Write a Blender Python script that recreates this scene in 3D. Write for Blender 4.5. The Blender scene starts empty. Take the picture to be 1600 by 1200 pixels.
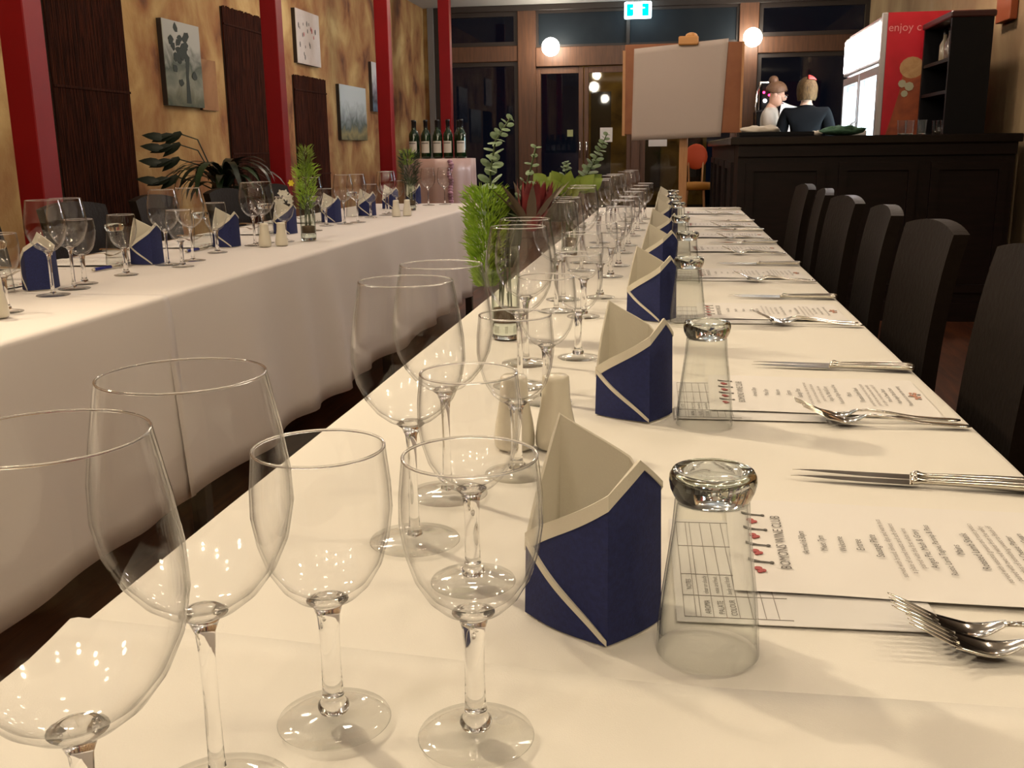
import bpy, math, random
from mathutils import Vector, Matrix, noise
R = math.radians
PI = math.pi
scene = bpy.context.scene
col = scene.collection
random.seed(7)

# ------------------------------------------------------------------ camera, world, lights, exposure
cam_data = bpy.data.cameras.new('camera')
cam_data.sensor_fit = 'HORIZONTAL'
cam_data.sensor_width = 36.0
cam_data.lens = 36.0 * 1560.0 / 1600.0
cam_data.clip_start = 0.02
cam = bpy.data.objects.new('camera', cam_data)
col.objects.link(cam)
cam.matrix_world = Matrix((
    (0.9875021036754191, -0.023687735685673533, 0.15581555254437074, 0.0),
    (0.15709686082143628, 0.2273283986004313, -0.961063148554669, 0.0),
    (-0.01265589019674896, 0.9735300151345356, 0.22820854075927735, 1.08),
    (0, 0, 0, 1)))
scene.camera = cam

world = bpy.data.worlds.new('night')
scene.world = world
world.use_nodes = True
world.node_tree.nodes['Background'].inputs[0].default_value = (0.30, 0.40, 0.75, 1)
world.node_tree.nodes['Background'].inputs[1].default_value = 0.004

WARM = (1.0, 0.82, 0.56)
MID = (1.0, 0.80, 0.62)
def lamp(name, loc, energy, colour, radius=0.06, kind='POINT'):
    d = bpy.data.lights.new(name, kind)
    d.energy = energy
    d.color = colour
    d.shadow_soft_size = radius
    o = bpy.data.objects.new(name, d)
    o.location = loc
    col.objects.link(o)
    return o
track = lamp('track_spot', (-2.30, 2.30, 2.66), 76, WARM, 0.06, 'SPOT')
track.data.spot_size = R(82); track.data.spot_blend = .75
track.rotation_euler = (Vector((0.15, 0.75, .74)) - Vector((-2.30, 2.30, 2.66))).to_track_quat('-Z', 'Y').to_euler()
lamp('overhead_light', (-1.75, 2.0, 2.66), 15, WARM, 0.09)  # unseen point light, added to light the wall-side table
lamp('overhead_light', (1.55, 0.95, 2.60), 14, WARM, 0.09)
lamp('overhead_light', (0.25, -1.1, 2.62), 9, WARM, 0.08)  # unseen, added as general fill from behind the camera
lamp('overhead_light', (-0.55, -0.9, 2.62), 7, WARM, 0.08)  # second added fill behind the camera, unseen
for (hx, hy) in ((-1.2, -.4), (.9, -.5), (-.3, .9), (.75, 2.2), (-.65, 2.9), (.2, 4.6), (-1.1, 5.4), (-1.9, 4.9)):
    lamp('ceiling_halogen', (hx, hy, 2.68), 3.6, MID, 0.075)
lamp('overhead_light', (-0.25, 6.3, 2.66), 12, MID, 0.09)  # unseen fill added over the far part of the tables
lamp('overhead_light', (-1.6, 7.6, 2.60), 14, MID, 0.09)  # added fill near the wine stand, no lamp seen there
lamp('overhead_light', (-1.6, 10.2, 2.60), 6, MID, 0.05)  # weak unseen fill added towards the doors
lamp('bar_fill_light', (1.5, 7.3, 2.66), 9, MID, 0.06)  # unseen light added to brighten the cream wall behind the bar
lamp('facade_light', (-1.2, 18.5, 3.0), 26, (1.0, 0.7, 0.25), 0.2)  # unseen warm light, added to light the facade outside

vs = scene.view_settings
vs.view_transform = 'Standard'
vs.look = 'None'
vs.gamma = 1.0
vs.use_curve_mapping = False
vs.exposure = 1.3
scene.cycles.transparent_max_bounces = 96
scene.cycles.max_bounces = 10
scene.cycles.transmission_bounces = 10
scene.cycles.glossy_bounces = 5
scene.cycles.diffuse_bounces = 3
scene.cycles.sample_clamp_indirect = 4.0
scene.cycles.caustics_reflective = False
scene.cycles.caustics_refractive = False

# ------------------------------------------------------------------ helpers
class MB:
    def __init__(s):
        s.v = []; s.f = []
    def add(s, vs_, fs):
        n = len(s.v)
        s.v += [tuple(p) for p in vs_]
        s.f += [tuple(i + n for i in f) for f in fs]
        return s
    def box(s, x0, x1, y0, y1, z0, z1, bev=0.0, M=None):
        if bev <= 0:
            v = [(x, y, z) for z in (z0, z1) for (x, y) in ((x0, y0), (x1, y0), (x1, y1), (x0, y1))]
            f = [(3, 2, 1, 0), (4, 5, 6, 7), (0, 1, 5, 4), (1, 2, 6, 5), (2, 3, 7, 6), (3, 0, 4, 7)]
        else:
            b = min(bev, (x1 - x0) * .49, (y1 - y0) * .49, (z1 - z0) * .49)
            def ring(z, i):
                a = b if not i else b + i
                e = b - (0 if not i else 0)
                X0, X1, Y0, Y1 = x0 + (i or 0), x1 - (i or 0), y0 + (i or 0), y1 - (i or 0)
                return [(X0 + b, Y0, z), (X1 - b, Y0, z), (X1, Y0 + b, z), (X1, Y1 - b, z), (X1 - b, Y1, z), (X0 + b, Y1, z), (X0, Y1 - b, z), (X0, Y0 + b, z)]
            v = ring(z0, b * .7) + ring(z0 + b, 0) + ring(z1 - b, 0) + ring(z1, b * .7)
            f = [tuple(range(7, -1, -1)), tuple(range(24, 32))]
            for k in range(3):
                for i in range(8):
                    j = (i + 1) % 8
                    f.append((k * 8 + i, k * 8 + j, k * 8 + 8 + j, k * 8 + 8 + i))
        if M is not None:
            v = [tuple(M @ Vector(p)) for p in v]
        return s.add(v, f)
    def lathe(s, prof, seg=32, c=(0, 0, 0), close=False, sx=1, sy=1):
        n = len(prof); v = []; f = []
        for (r, z) in prof:
            for k in range(seg):
                a = 2 * PI * k / seg
                v.append((c[0] + r * math.cos(a) * sx, c[1] + r * math.sin(a) * sy, c[2] + z))
        for i in range(n - 1 if not close else n):
            i2 = (i + 1) % n
            for k in range(seg):
                k2 = (k + 1) % seg
                f.append((i * seg + k, i * seg + k2, i2 * seg + k2, i2 * seg + k))
        return s.add(v, f)
    def tube(s, pts, rad, seg=8, cap=True):
        pts = [Vector(p) for p in pts]
        n = len(pts)
        rad = rad if isinstance(rad, (list, tuple)) else [rad] * n
        v = []; f = []
        up = None
        for i, p in enumerate(pts):
            d = (pts[min(i + 1, n - 1)] - pts[max(i - 1, 0)]).normalized()
            if up is None:
                up = Vector((0, 0, 1)) if abs(d.z) < .9 else Vector((1, 0, 0))
            x = d.cross(up)
            x = x.normalized() if x.length > 1e-6 else d.orthogonal().normalized()
            y = x.cross(d).normalized(); up = y
            for k in range(seg):
                a = 2 * PI * k / seg
                q = p + (x * math.cos(a) + y * math.sin(a)) * rad[i]
                v.append(tuple(q))
        for i in range(n - 1):
            for k in range(seg):
                k2 = (k + 1) % seg
                f.append((i * seg + k, i * seg + k2, i * seg + seg + k2, i * seg + seg + k))
        if cap:
            f.append(tuple(range(seg - 1, -1, -1)))
            f.append(tuple((n - 1) * seg + k for k in range(seg)))
        return s.add(v, f)
    def ball(s, c, r, seg=16, rings=10, sc=(1, 1, 1)):
        v = []; f = []
        for i in range(1, rings):
            t = PI * i / rings
            for k in range(seg):
                a = 2 * PI * k / seg
                v.append((c[0] + r * sc[0] * math.sin(t) * math.cos(a), c[1] + r * sc[1] * math.sin(t) * math.sin(a), c[2] + r * sc[2] * math.cos(t)))
        top = len(v); v.append((c[0], c[1], c[2] + r * sc[2]))
        bot = len(v); v.append((c[0], c[1], c[2] - r * sc[2]))
        for i in range(rings - 2):
            for k in range(seg):
                k2 = (k + 1) % seg
                f.append((i * seg + k, i * seg + seg + k, i * seg + seg + k2, i * seg + k2))
        for k in range(seg):
            k2 = (k + 1) % seg
            f.append((top, k, k2)); o = (rings - 2) * seg
            f.append((bot, o + k2, o + k))
        return s.add(v, f)
    def grid(s, fn, nu, nv):
        v = [tuple(fn(i / nu, j / nv)) for j in range(nv + 1) for i in range(nu + 1)]
        f = [(j * (nu + 1) + i, j * (nu + 1) + i + 1, (j + 1) * (nu + 1) + i + 1, (j + 1) * (nu + 1) + i) for j in range(nv) for i in range(nu)]
        return s.add(v, f)
    def prism(s, poly, a, b, axis='y'):
        n = len(poly)
        def pt(p, t):
            return (p[0], t, p[1]) if axis == 'y' else ((t, p[0], p[1]) if axis == 'x' else (p[0], p[1], t))
        v = [pt(p, a) for p in poly] + [pt(p, b) for p in poly]
        f = [tuple(range(n)), tuple(range(2 * n - 1, n - 1, -1))]
        for i in range(n):
            j = (i + 1) % n
            f.append((i, i + n, j + n, j))
        return s.add(v, f)
    def mesh(s, name, m, smooth=False):
        me = bpy.data.meshes.new(name)
        me.from_pydata(s.v, [], s.f)
        me.update()
        if m: me.materials.append(m)
        if smooth:
            me.polygons.foreach_set('use_smooth', [True] * len(me.polygons))
        return me
    def build(s, name, m, parent=None, smooth=False, fix=True):
        me = s.mesh(name, m, smooth)
        if fix:
            import bmesh
            bm = bmesh.new(); bm.from_mesh(me)
            bmesh.ops.recalc_face_normals(bm, faces=bm.faces)
            bm.to_mesh(me); bm.free()
            if smooth:
                me.polygons.foreach_set('use_smooth', [True] * len(me.polygons))
        return link(name, me, parent)

def link(name, me, parent=None):
    o = bpy.data.objects.new(name, me)
    col.objects.link(o)
    if parent is not None: o.parent = parent
    return o

def tag(o, label=None, cat=None, group=None, kind=None):
    if label: o['label'] = label
    if cat: o['category'] = cat
    if group: o['group'] = group
    if kind: o['kind'] = kind
    return o

def thing(name, label, cat, loc=(0, 0, 0), rz=0.0, group=None):
    o = bpy.data.objects.new(name, None)
    o.empty_display_size = .05
    col.objects.link(o)
    o.location = loc; o.rotation_euler = (0, 0, rz)
    return tag(o, label, cat, group)

def struct(name, mb, m, smooth=False, parent=None):
    o = mb.build(name, m, parent, smooth)
    if parent is None: o['kind'] = 'structure'
    return o

CHILD = {}
def dup(root, loc, rz, label, group=None, parent=None):
    c = root.copy(); col.objects.link(c)
    c.location = loc; c.rotation_euler = (0, 0, rz)
    if label: c['label'] = label
    if group: c['group'] = group
    for ch in kids(root):
        d = ch.copy(); col.objects.link(d); d.parent = c
        for g in kids(ch):
            e = g.copy(); col.objects.link(e); e.parent = d
    return c
def kids(o):
    return [x for x in list(o.children)]

class Maker:
    """builds the first one, copies it afterwards"""
    def __init__(s, fn): s.fn = fn; s.first = None
    def put(s, loc, rz, label, group=None):
        if s.first is None:
            s.first = s.fn()
            s.first.location = loc; s.first.rotation_euler = (0, 0, rz)
            s.first['label'] = label
            if group: s.first['group'] = group
            return s.first
        return dup(s.first, loc, rz, label, group)

# ------------------------------------------------------------------ materials
def mat(name, base=(.5, .5, .5), rough=.6, metal=0.0, noise_s=0, noise_c=None, bump=0.0, bump_s=80, coat=0.0, stretch=(1, 1, 1), spec=None, sheen=0.0, detail=4):
    m = bpy.data.materials.new(name); m.use_nodes = True
    nt = m.node_tree; b = nt.nodes['Principled BSDF']
    b.inputs['Base Color'].default_value = (*base, 1)
    b.inputs['Roughness'].default_value = rough
    b.inputs['Metallic'].default_value = metal
    if coat: b.inputs['Coat Weight'].default_value = coat
    if spec is not None: b.inputs['Specular IOR Level'].default_value = spec
    if sheen: b.inputs['Sheen Weight'].default_value = sheen
    tc = nt.nodes.new('ShaderNodeTexCoord'); mp = nt.nodes.new('ShaderNodeMapping')
    mp.inputs['Scale'].default_value = stretch
    nt.links.new(tc.outputs['Object'], mp.inputs['Vector'])
    if noise_c is not None:
        nz = nt.nodes.new('ShaderNodeTexNoise'); nz.inputs['Scale'].default_value = noise_s
        nz.inputs['Detail'].default_value = detail
        cr = nt.nodes.new('ShaderNodeValToRGB')
        cr.color_ramp.elements[0].position = .35; cr.color_ramp.elements[1].position = .65
        cr.color_ramp.elements[0].color = (*base, 1); cr.color_ramp.elements[1].color = (*noise_c, 1)
        nt.links.new(mp.outputs[0], nz.inputs['Vector'])
        nt.links.new(nz.outputs['Fac'], cr.inputs[0]); nt.links.new(cr.outputs[0], b.inputs['Base Color'])
    if bump:
        nb = nt.nodes.new('ShaderNodeTexNoise'); nb.inputs['Scale'].default_value = bump_s; nb.inputs['Detail'].default_value = 5
        bp = nt.nodes.new('ShaderNodeBump'); bp.inputs['Strength'].default_value = bump; bp.inputs['Distance'].default_value = .01
        nt.links.new(mp.outputs[0], nb.inputs['Vector'])
        nt.links.new(nb.outputs['Fac'], bp.inputs['Height']); nt.links.new(bp.outputs[0], b.inputs['Normal'])
    return m

def emit(name, c, s):
    m = bpy.data.materials.new(name); m.use_nodes = True
    nt = m.node_tree
    nt.nodes.remove(nt.nodes['Principled BSDF'])
    e = nt.nodes.new('ShaderNodeEmission'); e.inputs[0].default_value = (*c, 1); e.inputs[1].default_value = s
    nt.links.new(e.outputs[0], nt.nodes['Material Output'].inputs[0])
    return m

def thin_glass(name, tint=(1, 1, 1), edge=(.36, .36, .32), rough=.025, edge_pow=9.0, refl=.9):
    m = bpy.data.materials.new(name); m.use_nodes = True
    nt = m.node_tree; nt.nodes.remove(nt.nodes['Principled BSDF'])
    lw = nt.nodes.new('ShaderNodeLayerWeight'); lw.inputs['Blend'].default_value = .5
    p1 = nt.nodes.new('ShaderNodeMath'); p1.operation = 'POWER'; p1.inputs[1].default_value = edge_pow
    p2 = nt.nodes.new('ShaderNodeMath'); p2.operation = 'POWER'; p2.inputs[1].default_value = 5
    ma = nt.nodes.new('ShaderNodeMath'); ma.operation = 'MULTIPLY_ADD'; ma.inputs[1].default_value = refl; ma.inputs[2].default_value = .032
    mx = nt.nodes.new('ShaderNodeMix'); mx.data_type = 'RGBA'
    mx.inputs[6].default_value = (*tint, 1); mx.inputs[7].default_value = (*edge, 1)
    tr = nt.nodes.new('ShaderNodeBsdfTransparent'); gl = nt.nodes.new('ShaderNodeBsdfGlossy')
    gl.inputs['Roughness'].default_value = rough
    ms = nt.nodes.new('ShaderNodeMixShader')
    L = nt.links.new
    L(lw.outputs['Facing'], p1.inputs[0]); L(lw.outputs['Facing'], p2.inputs[0])
    L(p1.outputs[0], mx.inputs[0]); L(mx.outputs[2], tr.inputs[0])
    L(p2.outputs[0], ma.inputs[0]); L(ma.outputs[0], ms.inputs[0])
    L(tr.outputs[0], ms.inputs[1]); L(gl.outputs[0], ms.inputs[2])
    L(ms.outputs[0], nt.nodes['Material Output'].inputs[0])
    return m

def solid_glass(name, c=(1, 1, 1), ior=1.5, rough=0.0):
    m = bpy.data.materials.new(name); m.use_nodes = True
    nt = m.node_tree; nt.nodes.remove(nt.nodes['Principled BSDF'])
    g = nt.nodes.new('ShaderNodeBsdfGlass'); g.inputs[0].default_value = (*c, 1)
    g.inputs['IOR'].default_value = ior; g.inputs['Roughness'].default_value = rough
    nt.links.new(g.outputs[0], nt.nodes['Material Output'].inputs[0])
    return m

def ramp_mat(name, stops, scale=2.0, stretch=(1, 1, 1), rough=.85, bump=.2, bump_s=30, detail=6, distort=.6):
    m = bpy.data.materials.new(name); m.use_nodes = True
    nt = m.node_tree; b = nt.nodes['Principled BSDF']; b.inputs['Roughness'].default_value = rough
    tc = nt.nodes.new('ShaderNodeTexCoord'); mp = nt.nodes.new('ShaderNodeMapping'); mp.inputs['Scale'].default_value = stretch
    nz = nt.nodes.new('ShaderNodeTexNoise'); nz.inputs['Scale'].default_value = scale; nz.inputs['Detail'].default_value = detail; nz.inputs['Distortion'].default_value = distort
    cr = nt.nodes.new('ShaderNodeValToRGB')
    el = cr.color_ramp.elements
    while len(el) > 1: el.remove(el[-1])
    el[0].position = stops[0][0]; el[0].color = (*stops[0][1], 1)
    for p, c in stops[1:]:
        e = el.new(p); e.color = (*c, 1)
    L = nt.links.new
    L(tc.outputs['Object'], mp.inputs[0]); L(mp.outputs[0], nz.inputs['Vector']); L(nz.outputs['Fac'], cr.inputs[0]); L(cr.outputs[0], b.inputs['Base Color'])
    if bump:
        nb = nt.nodes.new('ShaderNodeTexNoise'); nb.inputs['Scale'].default_value = bump_s; nb.inputs['Detail'].default_value = 6
        bp = nt.nodes.new('ShaderNodeBump'); bp.inputs['Strength'].default_value = bump; bp.inputs['Distance'].default_value = .02
        L(mp.outputs[0], nb.inputs['Vector']); L(nb.outputs['Fac'], bp.inputs['Height']); L(bp.outputs[0], b.inputs['Normal'])
    return m

M = {}
M['cloth'] = mat('white_linen', (.80, .765, .70), .92, bump=.10, bump_s=900, sheen=.1, spec=.2)
M['cloth_pink_lit'] = mat('white_linen_pink_light', (.76, .71, .68), .92, bump=.10, bump_s=900, sheen=.1, spec=.2)  # same linen as cloth; pinkish light on it is put into the colour
M['navy'] = mat('navy_paper_napkin', (.010, .016, .085), .8, noise_s=240, noise_c=(.014, .022, .115), bump=.15, bump_s=700)
M['cream'] = mat('cream_napkin_lining', (.70, .655, .55), .85, bump=.1, bump_s=600)
M['steel'] = mat('cutlery_steel', (.72, .69, .62), .13, 1.0)
M['steel_rough'] = mat('handle_steel', (.66, .63, .56), .22, 1.0)
M['bowl'] = thin_glass('wine_glass_wall')
M['foot'] = thin_glass('glass_foot', (.99, .99, .985), (.42, .43, .38), edge_pow=7)
M['stem'] = solid_glass('glass_stem')
M['tumbler'] = thin_glass('tumbler_wall', (.965, .97, .96), (.28, .30, .27), edge_pow=7)
M['tumbler_base'] = solid_glass('tumbler_base', (.96, .98, .96))
M['ceramic'] = mat('cream_ceramic', (.72, .67, .55), .3, coat=.4)
M['metalcap'] = mat('shaker_top', (.6, .56, .48), .35, .2)
M['paper'] = mat('printed_paper', (.80, .77, .74), .75, spec=.2)
M['paper_form'] = mat('tasting_paper', (.74, .72, .70), .75, spec=.2)
M['ink'] = mat('grey_ink', (.13, .12, .11), .9)
M['ink_light'] = mat('light_grey_ink', (.30, .27, .25), .9)
M['ink_red'] = mat('red_ink', (.42, .10, .10), .9)
M['ink_orange'] = mat('orange_ink', (.55, .28, .20), .9)
M['red'] = mat('red_paint', (.165, .002, .004), .5, noise_s=3, noise_c=(.20, .0028, .005), spec=.22)
M['chair'] = mat('dark_leather', (.010, .0062, .0044), .5, spec=.10, bump=.15, bump_s=60)
M['chairwood'] = mat('dark_chair_wood', (.012, .008, .006), .4)
M['floor'] = ramp_mat('red_brown_boards', [(.25, (.035, .010, .006)), (.5, (.09, .028, .012)), (.75, (.16, .055, .02))], 3.0, (9, .9, 1), .45, .1)
M['ceiling'] = mat('ceiling_white', (.50, .49, .47), .9)
M['plaster'] = ramp_mat('ochre_plaster', [(.32, (.10, .036, .018)), (.43, (.27, .12, .045)), (.54, (.36, .21, .08)), (.68, (.52, .36, .155))], 2.6, (1, 1.1, .85), .95, .35, 26, 10, .35)
M['plaster_r'] = ramp_mat('cream_plaster', [(.3, (.33, .22, .12)), (.55, (.48, .36, .20)), (.75, (.52, .42, .26))], 1.6, (1, 1, .6), .9, .25, 22)
M['darkwall'] = mat('dark_wall', (.05, .035, .03), .8)
M['bamboo'] = ramp_mat('dark_bamboo', [(.3, (.010, .004, .003)), (.5, (.030, .010, .006)), (.72, (.070, .018, .008))], 6, (20, 20, .9), .9, .1, 60)
M['bamboo'].node_tree.nodes['Principled BSDF'].inputs['Specular IOR Level'].default_value = .08
M['frame'] = mat('brown_door_wood', (.085, .036, .018), .5, noise_s=6, noise_c=(.13, .055, .025), stretch=(6, 6, .6))
M['frame_dark'] = mat('dark_frame', (.022, .014, .011), .5)
M['night_glass'] = thin_glass('window_glass', (.80, .80, .82), (.3, .3, .3), refl=.6)
M['blue_glass'] = mat('blue_grey_transom_glass', (.012, .019, .026), .5, spec=.2, noise_s=4, noise_c=(.008, .014, .021))
M['globe'] = emit('globe_glow', (1.0, .90, .74), 16)
M['brass'] = mat('aged_brass', (.25, .16, .07), .4, .9)
M['bar'] = mat('dark_bar_wood', (.008, .0036, .003), .45, spec=.25, noise_s=5, noise_c=(.013, .0055, .0045), stretch=(1, 1, 8))
M['bartop'] = mat('dark_bar_top', (.012, .008, .007), .22)
M['black'] = mat('black_wood', (.0035, .0035, .005), .5, spec=.2)
M['fridge_red'] = mat('fridge_red', (.36, .006, .014), .38, noise_s=7, noise_c=(.42, .008, .02))
M['fridge_grey'] = mat('fridge_frame', (.45, .42, .42), .35, .5)
M['sign_white'] = emit('fridge_sign_light', (1.0, .93, .95), 14)
M['fridge_light'] = emit('fridge_inside_light', (.88, .97, 1.0), 7)
M['white_plastic'] = mat('white_plastic', (.8, .8, .8), .4)
M['exit_teal'] = emit('exit_teal', (.0, .75, .62), 1.1)
M['exit_white'] = emit('exit_white', (.72, .95, 1.0), 3.2)
M['wood_light'] = mat('light_easel_wood', (.42, .20, .08), .5, noise_s=8, noise_c=(.50, .26, .11), stretch=(8, 8, .8))
M['wood_mid'] = mat('easel_backboard', (.23, .075, .025), .55, noise_s=8, noise_c=(.28, .10, .035))
M['easelpaper'] = mat('easel_paper', (.44, .37, .32), .75, bump=.05, bump_s=8)
M['bottle'] = mat('green_bottle_glass', (.004, .018, .006), .08, coat=.5)
M['foil'] = mat('black_foil', (.006, .005, .006), .35)
M['label'] = mat('bottle_label', (.52, .50, .46), .7)
M['satin'] = mat('pink_satin', (.36, .23, .20), .42, bump=.1, bump_s=20, sheen=.3)
M['vaseglass'] = thin_glass('vase_wall', (.96, .98, .95), (.35, .40, .33), edge_pow=2.5)
M['vase_base'] = solid_glass('vase_base', (.95, .98, .96))
M['soil'] = mat('brown_vase_filler', (.10, .05, .02), .8, noise_s=60, noise_c=(.16, .09, .04))
M['fern'] = mat('bright_fern_green', (.24, .40, .03), .6, noise_s=30, noise_c=(.34, .52, .05))
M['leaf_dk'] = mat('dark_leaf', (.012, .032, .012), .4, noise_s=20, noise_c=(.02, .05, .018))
M['leaf_black'] = mat('blackish_leaf', (.006, .014, .007), .4)  # near-black green for most of the potted plant's leaves
M['euca'] = mat('eucalyptus_leaf', (.16, .24, .12), .6, noise_s=15, noise_c=(.24, .33, .19))
M['leaf_yel'] = mat('yellow_green_leaf', (.15, .24, .025), .55, noise_s=25, noise_c=(.22, .30, .04))
M['protea'] = mat('red_protea', (.10, .006, .010), .6, noise_s=40, noise_c=(.19, .015, .018))
M['protea_dk'] = mat('brown_bract', (.08, .05, .03), .6)
M['stalk'] = mat('green_stalk', (.07, .10, .03), .6)
M['white_petal'] = mat('white_petal', (.75, .74, .66), .7)
M['yellow_petal'] = mat('yellow_petal', (.75, .62, .04), .7)
M['pen'] = mat('blue_pen', (.01, .015, .22), .35)
M['penmetal'] = mat('pen_metal', (.6, .55, .45), .3, .9)
M['skin'] = mat('skin', (.62, .36, .25), .5)
M['hair_brown'] = mat('brown_hair', (.10, .045, .02), .6, noise_s=30, noise_c=(.16, .08, .035), stretch=(6, 6, 1), bump=.3, bump_s=60)
M['hair_blond'] = mat('blond_hair', (.030, .018, .009), .7, noise_s=30, noise_c=(.085, .050, .020), stretch=(6, 6, 1), bump=.3, bump_s=60, spec=.08)
M['hair_red'] = mat('red_streak', (.40, .02, .015), .6)
M['blackcloth'] = mat('black_cloth', (.003, .003, .0035), .95, spec=.1)
M['whitecloth'] = mat('white_shirt', (.55, .50, .42), .85)
M['trousers'] = mat('dark_trousers', (.012, .012, .016), .85)
M['chrome'] = mat('chrome', (.75, .75, .75), .12, 1.0)
M['red_led'] = emit('red_led', (1, .02, .08), 5)
M['white_led'] = emit('white_led', (1, .95, .9), 9)
M['orange'] = mat('orange_chair_fabric', (.50, .06, .01), .7)
M['yellow'] = mat('yellow_seat', (.50, .22, .03), .7)
M['facade'] = ramp_mat('lit_facade', [(.3, (.10, .06, .02)), (.5, (.35, .22, .05)), (.75, (.50, .36, .10))], 1.2, (1, 1, 1.4), .9, 0)
M['asphalt'] = mat('asphalt', (.03, .03, .032), .9)
M['green_heap'] = mat('green_cloth', (.03, .09, .05), .8, noise_s=25, noise_c=(.06, .15, .09), bump=.6, bump_s=60)
M['pot'] = mat('terracotta_pot', (.12, .05, .03), .7)

# ------------------------------------------------------------------ room
XL, XR, YB, YF, ZC = -3.06, 2.15, -3.2, 12.5, 2.76
struct('floor', MB().box(XL - .2, 4.2, YB, YF + .1, -.1, 0), M['floor'])
struct('ceiling', MB().box(XL - .2, 4.2, YB, YF + .1, ZC, ZC + .1), M['ceiling'])
struct('wall_left', MB().box(XL - .15, XL, YB, YF, 0, ZC), M['plaster'])
struct('wall_right', MB().box(XR, XR + .15, 6.38, YF, 0, ZC), M['plaster_r'])
struct('wall_right', MB().box(XR + .15, 4.15, 6.45, 6.6, 0, ZC), M['darkwall'])
struct('wall_right', MB().box(4.05, 4.2, YB, 6.6, 0, ZC), M['darkwall'])
struct('wall_back', MB().box(XL - .15, 4.2, YB - .15, YB, 0, ZC), M['plaster_r'])
struct('trim_1', MB().box(XR - .02, XR + .16, 6.24, 6.38, 0, ZC), M['frame_dark'])
# far wall: timber shop front
fw = MB(); fw.box(XL - .15, -2.98, YF, YF + .12, 0, ZC)
struct('wall_far', fw, M['plaster'])
struct('trim_2', MB().box(-3.0, -2.93, YF - .06, YF + .06, 0, ZC), mat('grey_strip', (.16, .15, .14), .7))
struct('trim_3', MB().box(-2.93, -2.80, YF - .02, YF + .08, 0, ZC, .004), M['frame_dark'])
struct('trim_4', MB().box(-1.90, -1.68, YF - .04, YF + .08, 0, 2.70, .006), M['frame'])
struct('trim_5', MB().box(-1.68, .70, YF - .05, YF + .08, 2.05, 2.27, .006), M['frame'])
struct('trim_6', MB().box(-2.80, 2.2, YF - .05, YF + .08, 2.69, ZC, .006), M['frame_dark'])
struct('trim_7', MB().box(.70, .92, YF - .05, YF + .08, 0, 2.70, .006), M['frame'])
struct('trim_8', MB().box(-2.80, -1.90, YF - .03, YF + .08, 2.12, 2.30, .006), M['frame'])
struct('trim_9', MB().box(.92, 2.15, YF - .03, YF + .08, 2.14, 2.32, .006), M['frame'])
struct('trim_10', MB().box(-.53, -.42, YF - .04, YF + .07, 0, 2.05, .006), M['frame'])
struct('trim_11', MB().box(-.60, -.56, YF - .05, YF + .07, 2.27, 2.69), M['frame_dark'])
def window(name, x0, x1, z0, z1, f=.05, fm='frame_dark', gm='night_glass', mull=()):
    o = MB()
    o.box(x0, x0 + f, YF, YF + .05, z0, z1).box(x1 - f, x1, YF, YF + .05, z0, z1)
    o.box(x0 + f, x1 - f, YF, YF + .05, z0, z0 + f).box(x0 + f, x1 - f, YF, YF + .05, z1 - f, z1)
    for mx in mull: o.box(mx - .02, mx + .02, YF, YF + .05, z0 + f, z1 - f)
    w = struct(name, o, M[fm])
    MB().box(x0 + f, x1 - f, YF + .020, YF + .028, z0 + f, z1 - f).build('window_pane', M[gm], w)
    return w
window('window_1', -2.80, -1.90, .05, 2.12)
window('window_2', -2.80, -1.90, 2.30, 2.69)
window('window_3', -1.68, .70, 2.27, 2.69, .03, 'frame_dark', 'blue_glass')
window('window_4', .92, 2.15, .05, 2.14)
window('window_5', .92, 2.15, 2.32, 2.69)
window('window_6', -.42, .70, .05, 2.05, .06, 'frame', 'night_glass', (.08,))
def door(name, x0, x1, handle_x):
    o = MB(); f = .055
    o.box(x0, x0 + f, YF - .01, YF + .04, .01, 2.04, .004).box(x1 - f, x1, YF - .01, YF + .04, .01, 2.04, .004)
    o.box(x0 + f, x1 - f, YF - .01, YF + .04, .01, .20).box(x0 + f, x1 - f, YF - .01, YF + .04, 1.97, 2.04)
    d = struct(name, o, M['frame'])
    MB().box(x0 + f, x1 - f, YF + .012, YF + .020, .20, 1.97).build('door_pane', M['night_glass'], d)
    h = MB(); h.tube([(handle_x, YF - .01, .98), (handle_x, YF - .05, .98), (handle_x, YF - .05, 1.16), (handle_x, YF - .01, 1.16)], .009, 8)
    h.build('door_handle', M['chrome'], d, True)
    return d
door('door_1', -1.68, -1.11, -1.145)
door('door_2', -1.10, -.53, -1.065)
struct('baseboard_left', MB().box(XL, XL + .02, YB, YF - .06, 0, .12), M['frame_dark'])
# outside, seen through the panes
struct('ground_outside', MB().box(-14, 14, YF + .12, 30, -.15, -.05), M['asphalt'])
fo = struct('facade_outside', MB().box(-1.95, .62, 21.0, 21.3, -.05, 4.5), M['facade'])
for k, x in enumerate((-1.7, -.7, .1)):
    MB().box(x, x + .4, 20.93, 21.02, .3, 2.2).build('shop_window', M['frame_dark'], fo)

# door notices
tag(MB().box(-.905, -.755, YF + .006, YF + .011, 1.16, 1.33).build('paper_notice', M['paper']), 'white paper notice stuck on the glass door under the reflected lamps', 'notice')
tag(MB().box(-.32, -.10, YF + .012, YF + .018, 1.10, 1.18).build('paper_notice', M['paper']), 'white paper strip on the glass below the easel sheet', 'notice')
tag(MB().box(-1.305, -1.235, YF + .006, YF + .011, 1.23, 1.31).build('sticker', mat('yellow_sticker', (.38, .40, .18), .7)), 'small yellow-green sticker on the other door leaf beside the handle', 'sticker')

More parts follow.
